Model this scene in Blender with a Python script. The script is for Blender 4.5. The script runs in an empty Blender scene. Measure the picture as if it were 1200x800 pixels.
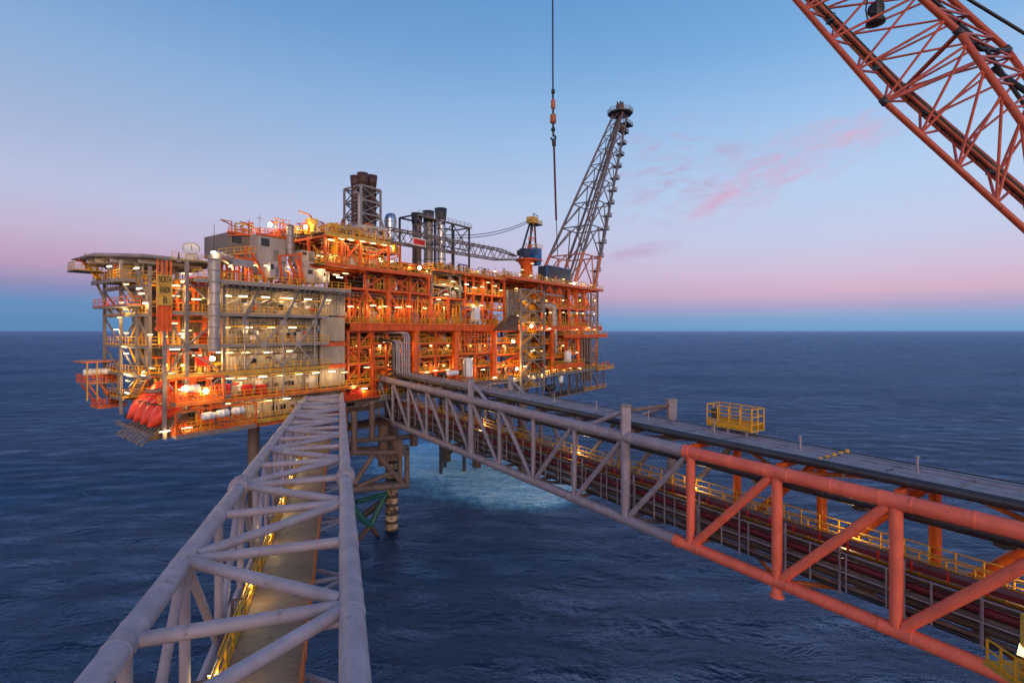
import bpy, math, random
from mathutils import Vector, Matrix
random.seed(11)
S = bpy.context.scene
COL = S.collection
CAMZ = 43.0
F = 600.0            # focal length in pixels of a 1200 px wide frame (18 mm)

# ------------------------------------------------------------------ materials
def srgb(r, g, b):
    f = lambda c: (c/255/12.92) if c <= 10 else ((c/255+0.055)/1.055)**2.4
    return (f(r), f(g), f(b), 1)

def material(name, col, rough=0.5, metal=0.0, var=0.3, scale=0.6, rust=0.0, rustcol=(0.10, 0.045, 0.02), bump=0.0, bscale=8.0, streak=False):
    m = bpy.data.materials.new(name); m.use_nodes = True
    nt = m.node_tree; N = nt.nodes; L = nt.links
    b = N['Principled BSDF']; b.inputs['Roughness'].default_value = rough; b.inputs['Metallic'].default_value = metal
    g = N.new('ShaderNodeNewGeometry')
    mp = N.new('ShaderNodeMapping'); L.new(g.outputs['Position'], mp.inputs['Vector'])
    if streak: mp.inputs['Scale'].default_value = (1, 1, 0.22)
    n1 = N.new('ShaderNodeTexNoise'); n1.inputs['Scale'].default_value = scale; n1.inputs['Detail'].default_value = 7; n1.inputs['Roughness'].default_value = 0.65
    L.new(mp.outputs[0], n1.inputs['Vector'])
    r1 = N.new('ShaderNodeValToRGB'); L.new(n1.outputs['Fac'], r1.inputs[0])
    r1.color_ramp.elements[0].position = 0.3; r1.color_ramp.elements[1].position = 0.7
    r1.color_ramp.elements[0].color = (*[c*(1-var) for c in col], 1)
    r1.color_ramp.elements[1].color = (*[min(1, c*(1+var*0.5)) for c in col], 1)
    out = r1.outputs[0]
    if rust > 0:
        n2 = N.new('ShaderNodeTexNoise'); n2.inputs['Scale'].default_value = scale*3.1; n2.inputs['Detail'].default_value = 9; n2.inputs['Roughness'].default_value = 0.75
        L.new(mp.outputs[0], n2.inputs['Vector'])
        r2 = N.new('ShaderNodeValToRGB'); L.new(n2.outputs['Fac'], r2.inputs[0])
        r2.color_ramp.elements[0].position = 0.66-rust*0.3; r2.color_ramp.elements[1].position = 0.74-rust*0.2
        mx = N.new('ShaderNodeMix'); mx.data_type = 'RGBA'
        L.new(r2.outputs[0], mx.inputs[0]); L.new(out, mx.inputs[6]); mx.inputs[7].default_value = (*rustcol, 1)
        out = mx.outputs[2]
    L.new(out, b.inputs['Base Color'])
    n3 = N.new('ShaderNodeTexNoise'); n3.inputs['Scale'].default_value = scale*5; L.new(g.outputs['Position'], n3.inputs['Vector'])
    mr = N.new('ShaderNodeMapRange'); L.new(n3.outputs['Fac'], mr.inputs[0]); mr.inputs[3].default_value = max(0.05, rough-0.15); mr.inputs[4].default_value = min(1, rough+0.15)
    L.new(mr.outputs[0], b.inputs['Roughness'])
    if bump > 0:
        n4 = N.new('ShaderNodeTexNoise'); n4.inputs['Scale'].default_value = bscale; n4.inputs['Detail'].default_value = 5; L.new(g.outputs['Position'], n4.inputs['Vector'])
        bp = N.new('ShaderNodeBump'); bp.inputs['Strength'].default_value = bump; bp.inputs['Distance'].default_value = 0.05
        L.new(n4.outputs['Fac'], bp.inputs['Height']); L.new(bp.outputs[0], b.inputs['Normal'])
    return m

def emitter(name, col, strength):
    m = bpy.data.materials.new(name); m.use_nodes = True
    b = m.node_tree.nodes['Principled BSDF']
    b.inputs['Base Color'].default_value = (0.8, 0.75, 0.6, 1)
    b.inputs['Emission Color'].default_value = (*col, 1); b.inputs['Emission Strength'].default_value = strength
    return m

M = dict(
    orange=material('orange paint', (0.74, 0.115, 0.010), 0.45, var=0.35, rust=0.28, rustcol=(0.22, 0.05, 0.015)),
    orange2=material('faded orange paint', (0.70, 0.17, 0.03), 0.5, var=0.4, rust=0.3),
    orangetower=material('tower orange paint', (0.52, 0.16, 0.07), 0.5, var=0.35, rust=0.3),
    yellow=material('yellow rail paint', (0.80, 0.38, 0.012), 0.5, var=0.3, rust=0.25),
    yellow2=material('ochre yellow paint', (0.62, 0.36, 0.05), 0.5, var=0.3, rust=0.3),
    grey=material('grey steel paint', (0.235, 0.20, 0.185), 0.55, var=0.35, rust=0.3),
    brace=material('pale brace paint', (0.33, 0.28, 0.24), 0.5, var=0.25, rust=0.2),
    towergrey=material('tower grey paint', (0.165, 0.135, 0.14), 0.55, var=0.35, rust=0.35),
    lav=material('weathered grey tube paint', (0.385, 0.325, 0.36), 0.58, var=0.28, scale=0.8, rust=0.29, rustcol=(0.23, 0.15, 0.13), bump=0.25, bscale=5),
    lav2=material('blue grey tube paint', (0.31, 0.27, 0.315), 0.5, var=0.28, scale=0.9, rust=0.3, rustcol=(0.20, 0.13, 0.12), bump=0.2, bscale=5),
    pipe=material('blue grey pipe paint', (0.27, 0.255, 0.285), 0.4, var=0.4, rust=0.22, rustcol=(0.13, 0.08, 0.07)),
    pipe2=material('galvanised pipe', (0.34, 0.30, 0.29), 0.4, metal=0.35, var=0.35, rust=0.25),
    coral=material('coral red paint', (0.92, 0.17, 0.095), 0.5, var=0.24, scale=0.8, rust=0.24, rustcol=(0.36, 0.05, 0.03), bump=0.15, bscale=5),
    boomred=material('crane red paint', (0.52, 0.08, 0.028), 0.45, var=0.35, scale=1.2, rust=0.33, rustcol=(0.16, 0.035, 0.02)),
    dark=material('dark steel', (0.035, 0.033, 0.036), 0.5, var=0.5),
    darkbrown=material('dark brown steel', (0.085, 0.050, 0.032), 0.6, var=0.5, rust=0.4),
    brown=material('brown weathered steel', (0.19, 0.125, 0.095), 0.6, var=0.4, rust=0.42, rustcol=(0.09, 0.05, 0.035), bump=0.25, bscale=4),
    clad=material('pale grey cladding', (0.34, 0.29, 0.235), 0.55, var=0.36, scale=0.35, rust=0.2, rustcol=(0.24, 0.18, 0.13), streak=True),
    clad_lit=material('lit grey cladding', (0.44, 0.365, 0.275), 0.55, var=0.3, scale=0.4, rust=0.18, rustcol=(0.28, 0.2, 0.14), streak=True),  # paler copy of the cladding; light on the right-end wall put into the colour
    cladd=material('brown grey cladding', (0.20, 0.16, 0.135), 0.6, var=0.35, scale=0.35, rust=0.3, rustcol=(0.10, 0.065, 0.045), streak=True),
    box=material('light grey enclosure', (0.42, 0.37, 0.345), 0.5, var=0.25, scale=0.5, rust=0.22, rustcol=(0.24, 0.19, 0.16), streak=True),
    silver=material('polished cladding', (0.62, 0.62, 0.66), 0.28, metal=0.9, var=0.25, rust=0.1),
    white=material('white paint', (0.78, 0.75, 0.72), 0.45, var=0.15, rust=0.12, rustcol=(0.5, 0.42, 0.35)),
    red=material('signal red paint', (0.62, 0.025, 0.015), 0.45, var=0.25, rust=0.15),
    boat=material('orange red hull', (0.80, 0.055, 0.018), 0.38, var=0.2, rust=0.12, rustcol=(0.5, 0.03, 0.015)),
    blue=material('blue paint', (0.02, 0.12, 0.34), 0.45, var=0.35, rust=0.18),
    navy=material('navy paint', (0.018, 0.03, 0.07), 0.5, var=0.4, rust=0.2),
    maroon=material('maroon tray', (0.16, 0.014, 0.022), 0.55, var=0.4, rust=0.2),
    teal=material('teal jacket paint', (0.012, 0.10, 0.085), 0.5, var=0.5, rust=0.35, rustcol=(0.02, 0.03, 0.03)),
    rusty=material('rusty stack steel', (0.085, 0.036, 0.026), 0.6, var=0.5, scale=0.5, rust=0.38, rustcol=(0.045, 0.025, 0.022), streak=True),
    deckb=material('brown walkway plate', (0.26, 0.185, 0.125), 0.6, var=0.35, scale=0.5, rust=0.33, rustcol=(0.075, 0.05, 0.035), bump=0.2, bscale=9),
    black=material('black lettering', (0.012, 0.012, 0.012), 0.6, var=0.2),
    rubber=material('black cable', (0.015, 0.015, 0.017), 0.5, var=0.3),
    glass=material('dark cab glass', (0.01, 0.012, 0.016), 0.1, var=0.2),
    strap=material('maroon sling webbing', (0.14, 0.03, 0.05), 0.7, var=0.3),
    backing=material('glow tinted brown bulkhead', (0.15, 0.045, 0.014), 0.6, var=0.55, scale=0.8, rust=0.4, rustcol=(0.07, 0.03, 0.015)),  # orange tint puts the glow of the module interiors into the bulkhead colour
    pipe3=material('dark glossy pipe', (0.05, 0.048, 0.055), 0.3, var=0.4, rust=0.2),
    lamp=emitter('strip lamp glow', (1.0, 0.78, 0.38), 3.2),
    lamp2=emitter('white strip lamp glow', (1.0, 0.86, 0.60), 6),
    lamp3=emitter('dim strip lamp glow', (1.0, 0.70, 0.28), 1.8),
    lampo=emitter('amber lamp glow', (1.0, 0.47, 0.07), 60),
    flood=emitter('flood lamp glow', (1.0, 0.66, 0.25), 120),
    lampdim=emitter('small bulkhead lamp glow', (1.0, 0.72, 0.32), 14),
)
# striped marine growth leg
def leg_material():
    m = bpy.data.materials.new('striped jacket leg'); m.use_nodes = True
    nt = m.node_tree; N = nt.nodes; L = nt.links; b = N['Principled BSDF']; b.inputs['Roughness'].default_value = 0.7
    g = N.new('ShaderNodeNewGeometry'); sx = N.new('ShaderNodeSeparateXYZ'); L.new(g.outputs['Position'], sx.inputs[0])
    n = N.new('ShaderNodeTexNoise'); n.inputs['Scale'].default_value = 0.9; n.inputs['Detail'].default_value = 8; n.inputs['Roughness'].default_value = 0.7; L.new(g.outputs['Position'], n.inputs['Vector'])
    r = N.new('ShaderNodeValToRGB'); L.new(n.outputs['Fac'], r.inputs[0])
    e = r.color_ramp.elements; e[0].position = 0.40; e[0].color = (0.07, 0.04, 0.028, 1); e[1].position = 0.56; e[1].color = (0.50, 0.36, 0.22, 1)
    w = N.new('ShaderNodeMath'); w.operation = 'MULTIPLY_ADD'; w.inputs[1].default_value = 3.4
    L.new(sx.outputs[2], w.inputs[0]); mm = N.new('ShaderNodeMath'); mm.operation = 'MULTIPLY'; mm.inputs[1].default_value = 3.0; L.new(n.outputs['Fac'], mm.inputs[0]); L.new(mm.outputs[0], w.inputs[2])
    s = N.new('ShaderNodeMath'); s.operation = 'SINE'; L.new(w.outputs[0], s.inputs[0])
    t = N.new('ShaderNodeMath'); t.operation = 'GREATER_THAN'; t.inputs[1].default_value = 0.35; L.new(s.outputs[0], t.inputs[0])
    mx = N.new('ShaderNodeMix'); mx.data_type = 'RGBA'; L.new(t.outputs[0], mx.inputs[0]); L.new(r.outputs[0], mx.inputs[6]); mx.inputs[7].default_value = (0.05, 0.035, 0.028, 1)
    L.new(mx.outputs[2], b.inputs['Base Color'])
    return m
M['leg'] = leg_material()

# ------------------------------------------------------------------ mesh builder
def J(): return random.uniform(-0.004, 0.004)
class MB:
    def __init__(s): s.v = []; s.f = []; s.sm = []
    def face(s, idx, smooth=False): s.f.append(idx); s.sm.append(smooth)
    def box(s, x0, x1, y0, y1, z0, z1):
        x0 += J(); x1 += J(); y0 += J(); y1 += J(); z0 += J(); z1 += J()
        n = len(s.v)
        s.v += [Vector(p) for p in ((x0,y0,z0),(x1,y0,z0),(x1,y1,z0),(x0,y1,z0),(x0,y0,z1),(x1,y0,z1),(x1,y1,z1),(x0,y1,z1))]
        for q in ((3,2,1,0),(4,5,6,7),(0,1,5,4),(1,2,6,5),(2,3,7,6),(3,0,4,7)): s.face([n+i for i in q])
        return s
    def beam(s, p, q, w=0.1, h=None):
        p = Vector(p); q = Vector(q); h = h or w
        d = q-p
        if d.length < 1e-6: return s
        d.normalize()
        up = Vector((0,0,1)) if abs(d.z) < 0.95 else Vector((0,1,0))
        a = d.cross(up).normalized()*(w/2+J()); b = a.cross(d).normalized()*(h/2+J())
        n = len(s.v)
        for c in (p, q): s.v += [c-a-b, c+a-b, c+a+b, c-a+b]
        for i in ((3,2,1,0),(4,5,6,7),(0,1,5,4),(1,2,6,5),(2,3,7,6),(3,0,4,7)): s.face([n+k for k in i])
        return s
    def tube(s, p, q, r, n=10, r2=None):
        return s.path([p, q], [r, r if r2 is None else r2], n)
    def path(s, pts, r, n=8):
        pts = [Vector(p) for p in pts]
        if not isinstance(r, (list, tuple)):
            pts = [p for i, p in enumerate(pts) if i == 0 or (p-pts[i-1]).length > 1e-4]
            if len(pts) < 2: return s
        rr = r if isinstance(r, (list, tuple)) else [r]*len(pts)
        base = len(s.v); m = len(pts); a = None
        for i, p in enumerate(pts):
            d0 = (pts[i]-pts[i-1]).normalized() if i else None
            d1 = (pts[i+1]-pts[i]).normalized() if i < m-1 else None
            d = d1 if d0 is None else d0 if d1 is None else (d0+d1)
            if d.length < 1e-6: d = d0
            d.normalize()
            if a is None:
                up = Vector((0,0,1)) if abs(d.z) < 0.9 else Vector((1,0,0))
                a = d.cross(up).normalized()
            else:
                a = (a-d*a.dot(d)).normalized()
            b = d.cross(a)
            k = 1.0
            if d0 is not None and d1 is not None:
                k = 1/max(0.5, math.sqrt(max(0.05, (1+d0.dot(d1))/2)))
            for j in range(n):
                t = 2*math.pi*j/n
                s.v.append(p+(a*math.cos(t)+b*math.sin(t))*rr[i])
        for i in range(m-1):
            for j in range(n):
                s.face([base+i*n+j, base+i*n+(j+1) % n, base+(i+1)*n+(j+1) % n, base+(i+1)*n+j], True)
        s.face([base+j for j in range(n)][::-1]); s.face([base+(m-1)*n+j for j in range(n)])
        return s
    def lathe(s, c, prof, n=16, axis=None):
        # prof: list of (radius, height) along axis
        c = Vector(c); ax = Vector(axis or (0,0,1)).normalized()
        up = Vector((1,0,0)) if abs(ax.x) < 0.9 else Vector((0,1,0))
        a = ax.cross(up).normalized(); b = ax.cross(a)
        base = len(s.v)
        for r, h in prof:
            for j in range(n):
                t = 2*math.pi*j/n
                s.v.append(c+ax*h+(a*math.cos(t)+b*math.sin(t))*max(r, 0.002))
        for i in range(len(prof)-1):
            for j in range(n):
                s.face([base+i*n+j, base+i*n+(j+1) % n, base+(i+1)*n+(j+1) % n, base+(i+1)*n+j], True)
        s.face([base+j for j in range(n)][::-1]); s.face([base+(len(prof)-1)*n+j for j in range(n)])
        return s
    def prism(s, poly, depth):
        # poly: list of 3D points (a planar outline), extruded by vector depth
        n = len(s.v); k = len(poly); d = Vector(depth)
        s.v += [Vector(p) for p in poly]+[Vector(p)+d for p in poly]
        s.face(list(range(n, n+k))[::-1]); s.face(list(range(n+k, n+2*k)))
        for i in range(k):
            j = (i+1) % k; s.face([n+i, n+j, n+k+j, n+k+i])
        return s
    def corr(s, p, q, z0, z1, nrm, pitch=0.5, amp=0.09, back=0.2):
        # corrugated sheet from p to q (x, y), standing from z0 to z1, ridges towards nrm
        p = Vector((*p, 0)); q = Vector((*q, 0)); L = (q-p).length; d = (q-p)/L; nr = Vector((*nrm, 0))
        k = max(2, int(L/pitch)); st = L/k
        prof = []
        for i in range(k):
            for f_, a_ in ((0, 0), (0.3, 0), (0.45, 1), (0.8, 1)): prof.append(((i+f_)*st, a_*amp))
        prof.append((L, 0))
        n = len(s.v)
        for t, a_ in prof:
            c = p+d*t+nr*a_; s.v += [Vector((c.x, c.y, z0)), Vector((c.x, c.y, z1))]
        for i in range(len(prof)-1): s.face([n+2*i, n+2*i+2, n+2*i+3, n+2*i+1])
        m = len(s.v)
        a0 = p-nr*back; b0 = q-nr*back
        s.v += [Vector((a0.x, a0.y, z0)), Vector((a0.x, a0.y, z1)), Vector((b0.x, b0.y, z0)), Vector((b0.x, b0.y, z1))]
        l = n+2*(len(prof)-1)
        s.face([m, m+1, m+3, m+2]); s.face([n, n+1, m+1, m]); s.face([l+1, l, m+2, m+3])
        s.face([n+1+2*i for i in range(len(prof))]+[m+3, m+1]); s.face([n+2*i for i in range(len(prof))][::-1]+[m, m+2])
        return s
    def rail(s, pts, h=1.1, sp=1.6, t=0.07, rails=(1.0, 0.55), toe=True):
        pts = [Vector(p) for p in pts]; up = Vector((0,0,1))
        for a, b in zip(pts, pts[1:]):
            L = (b-a).length; k = max(1, round(L/sp))
            for i in range(k+1):
                c = a+(b-a)*(i/k); s.beam(c, c+up*h, t)
            for r in rails: s.beam(a+up*h*r, b+up*h*r, t)
            if toe: s.beam(a+up*0.08, b+up*0.08, 0.03, 0.16)
        return s
    def mesh(s, name, mat, off=(0,0,0)):
        o = Vector(off); me = bpy.data.meshes.new(name)
        me.from_pydata([tuple(p-o) for p in s.v], [], s.f)
        me.polygons.foreach_set('use_smooth', s.sm)
        mats = mat if isinstance(mat, (list, tuple)) else [mat]
        for m_ in mats: me.materials.append(m_)
        if any(s.sm):
            flat = set()
            for f_, k in zip(s.f, s.sm):
                if not k:
                    for i, a_ in enumerate(f_): flat.add(tuple(sorted((a_, f_[i-1]))))
            for e in me.edges:
                if tuple(sorted(e.vertices)) in flat: e.use_edge_sharp = True
        me.update(); return me

# ------------------------------------------------------------------ things and parts
BASE = {}
def thing(name, label, cat, base=(0,0,0), frame=None, group=None):
    o = bpy.data.objects.new(name, None); COL.objects.link(o); o.empty_display_size = 0.3
    o.matrix_world = (frame or Matrix())@Matrix.Translation(Vector(base))
    o['label'] = label; o['category'] = cat
    if group: o['group'] = group
    BASE[o.name] = Vector(base); return o
def part(name, mb, mat, parent, label=None):
    b = BASE[parent.name]
    o = bpy.data.objects.new(name, mb.mesh(name, M[mat] if isinstance(mat, str) else mat, b)); COL.objects.link(o)
    o.parent = parent; BASE[o.name] = b
    if label: o['label'] = label
    return o
def solo(name, mb, mat, label, cat, base=(0,0,0), frame=None, group=None, kind=None):
    o = bpy.data.objects.new(name, mb.mesh(name, M[mat] if isinstance(mat, str) else mat, base)); COL.objects.link(o)
    o.matrix_world = (frame or Matrix())@Matrix.Translation(Vector(base))
    if kind: o['kind'] = kind
    if label: o['label'] = label
    if cat: o['category'] = cat
    if group: o['group'] = group
    BASE[o.name] = Vector(base); return o
def dup(src, base, label, frame):
    c = src.copy(); COL.objects.link(c); c.matrix_world = frame@Matrix.Translation(Vector(base)); c['label'] = label
    for ch in src.children:
        d = ch.copy(); COL.objects.link(d); d.parent = c
        for g in ch.children:
            e = g.copy(); COL.objects.link(e); e.parent = d
    BASE[c.name] = Vector(base); return c
ORD = ['first','second','third','fourth','fifth','sixth','seventh','eighth','ninth','tenth','eleventh','twelfth','thirteenth','fourteenth','fifteenth','sixteenth','seventeenth','eighteenth','nineteenth','twentieth']
def nth(i, n):
    if n == 1: return 'the only one'
    if i == 0: return 'leftmost'
    if i == n-1: return 'rightmost'
    return ORD[i]+' from the left'

def P(px, py, Y):    # a spot at distance Y seen along the photo pixel (px, py)
    return Vector(((px-600)/F*Y, Y, CAMZ+(387-py)/F*Y))

# platform frame: u along the long face, v inward, z up from the sea
UX, UY = 430/738.2, 600/738.2
OX, OY = -31.7, 95.0
PM = Matrix(((UX, -UY, 0, OX), (UY, UX, 0, OY), (0, 0, 1, 0), (0, 0, 0, 1)))
def pu(px, v=0.0):
    a = (px-600)/F
    return (a*OY+a*v*UX-OX+v*UY)/(UX-a*UY)
def T(px, py, v=0.0):
    u = pu(px, v); Y = OY+u*UY+v*UX
    return Vector((u, v, CAMZ+(387-py)/F*Y))
def tz(px, py, v=0.0): return T(px, py, v).z
# ------------------------------------------------------------------ sky
W = bpy.data.worlds.new('World'); S.world = W; W.use_nodes = True
nt = W.node_tree; N = nt.nodes; L = nt.links
bg = N['Background']
tc = N.new('ShaderNodeTexCoord'); sx = N.new('ShaderNodeSeparateXYZ'); L.new(tc.outputs['Generated'], sx.inputs[0])
def ramp(stops, inp):
    r = N.new('ShaderNodeValToRGB'); e = r.color_ramp.elements
    while len(e) < len(stops): e.new(0.5)
    for k, (p, c) in zip(e, stops): k.position = p; k.color = srgb(*c)
    L.new(inp, r.inputs[0]); return r.outputs[0]
def math_(op, a, b=None, c=None, clamp=False):
    n = N.new('ShaderNodeMath'); n.operation = op; n.use_clamp = clamp
    for i, x in enumerate((a, b, c)):
        if x is None: continue
        if isinstance(x, (int, float)): n.inputs[i].default_value = x
        else: L.new(x, n.inputs[i])
    return n.outputs[0]
def mixc(f, a, b, mode='MIX'):
    n = N.new('ShaderNodeMix'); n.data_type = 'RGBA'; n.blend_type = mode
    for i, x in ((0, f), (6, a), (7, b)):
        if isinstance(x, (int, float)): n.inputs[i].default_value = x
        elif isinstance(x, tuple): n.inputs[i].default_value = x
        else: L.new(x, n.inputs[i])
    return n.outputs[2]
z = sx.outputs[2]
east = ramp([(0, (112,158,204)), (0.022, (134,166,206)), (0.042, (176,166,202)), (0.065, (212,178,202)), (0.10, (210,192,218)), (0.15, (198,204,232)),
             (0.24, (184,208,240)), (0.34, (160,198,238)), (0.45, (124,174,224)), (0.60, (92,148,208)), (1, (52,100,170))], z)
west = ramp([(0, (92,136,182)), (0.042, (104,144,190)), (0.064, (140,142,186)), (0.10, (190,160,190)), (0.15, (196,182,210)), (0.21, (186,194,224)),
             (0.30, (164,182,218)), (0.40, (138,174,216)), (0.50, (110,154,206)), (0.62, (84,132,188)), (1, (46,90,156))], z)
side = math_('MULTIPLY_ADD', sx.outputs[0], 0.85, 0.55, True)
sky = mixc(side, west, east)
# thin pink cloud wisps in one part of the sky
yy = math_('MAXIMUM', sx.outputs[1], 0.05)
tx = math_('DIVIDE', sx.outputs[0], yy); ty = math_('DIVIDE', z, yy)
def wisp(cx, cy, ang, rx, ry, scale, seed, lo, hi):
    ca, sa = math.cos(ang), math.sin(ang)
    dx = math_('SUBTRACT', tx, cx); dy = math_('SUBTRACT', ty, cy)
    a = math_('ADD', math_('MULTIPLY', dx, ca), math_('MULTIPLY', dy, sa))
    b = math_('SUBTRACT', math_('MULTIPLY', dy, ca), math_('MULTIPLY', dx, sa))
    d = math_('ADD', math_('POWER', math_('DIVIDE', a, rx), 2), math_('POWER', math_('DIVIDE', b, ry), 2))
    m = math_('SUBTRACT', 1, math_('SQRT', d), clamp=True)
    cv = N.new('ShaderNodeCombineXYZ'); L.new(math_('MULTIPLY', a, scale), cv.inputs[0]); L.new(math_('MULTIPLY', b, scale*3.2), cv.inputs[1]); cv.inputs[2].default_value = seed
    n = N.new('ShaderNodeTexNoise'); n.inputs['Scale'].default_value = 1; n.inputs['Detail'].default_value = 8; n.inputs['Roughness'].default_value = 0.62; n.inputs['Distortion'].default_value = 0.5
    L.new(cv.outputs[0], n.inputs['Vector'])
    mr = N.new('ShaderNodeMapRange'); mr.interpolation_type = 'SMOOTHSTEP'; L.new(n.outputs['Fac'], mr.inputs[0]); mr.inputs[1].default_value = lo; mr.inputs[2].default_value = hi
    return math_('MULTIPLY', mr.outputs[0], math_('POWER', m, 0.8))
w1 = wisp(0.56, 0.335, 0.46, 0.30, 0.075, 13, 2.0, 0.34, 0.72)
w2 = wisp(0.33, 0.31, 0.15, 0.26, 0.12, 15, 7.0, 0.40, 0.75)
w3 = wisp(0.66, 0.385, 0.08, 0.12, 0.035, 8, 4.0, 0.30, 0.75)
w4 = wisp(0.22, 0.15, 0.15, 0.13, 0.02, 8, 9.0, 0.3, 0.7)
w5 = wisp(0.95, 0.52, 0.5, 0.25, 0.12, 6, 12.0, 0.40, 0.85)
w6 = wisp(0.41, 0.265, 0.65, 0.10, 0.022, 9, 15.0, 0.25, 0.65)
sky = mixc(math_('MULTIPLY', math_('ADD', w2, w4), 0.8), sky, srgb(188, 158, 192))
sky = mixc(math_('MULTIPLY', w5, 0.5), sky, srgb(206, 176, 200))
sky = mixc(math_('MULTIPLY', math_('ADD', w1, w6, clamp=True), 0.6), sky, srgb(220, 160, 186))
sky = mixc(math_('MULTIPLY', w3, 0.6), sky, srgb(236, 158, 172))
# afterglow of the sunset in the part of the sky behind the camera
back = N.new('ShaderNodeMapRange'); back.interpolation_type = 'SMOOTHSTEP'; L.new(sx.outputs[1], back.inputs[0]); back.inputs[1].default_value = 0.0; back.inputs[2].default_value = -0.9
low = N.new('ShaderNodeMapRange'); low.interpolation_type = 'SMOOTHSTEP'; L.new(z, low.inputs[0]); low.inputs[1].default_value = 0.55; low.inputs[2].default_value = 0.0
gl = math_('MULTIPLY', back.outputs[0], low.outputs[0])
sky = mixc(gl, sky, (1.6, 1.08, 0.86, 1))
L.new(sky, bg.inputs['Color']); bg.inputs['Strength'].default_value = 1.0

sun = bpy.data.objects.new('sun', bpy.data.lights.new('sun', 'SUN')); COL.objects.link(sun)
sun.data.energy = 0.9; sun.data.angle = math.radians(25); sun.data.color = (1, 0.72, 0.55)
sun.rotation_euler = (math.radians(72), 0, math.radians(22))   # low afterglow from behind the camera

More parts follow.
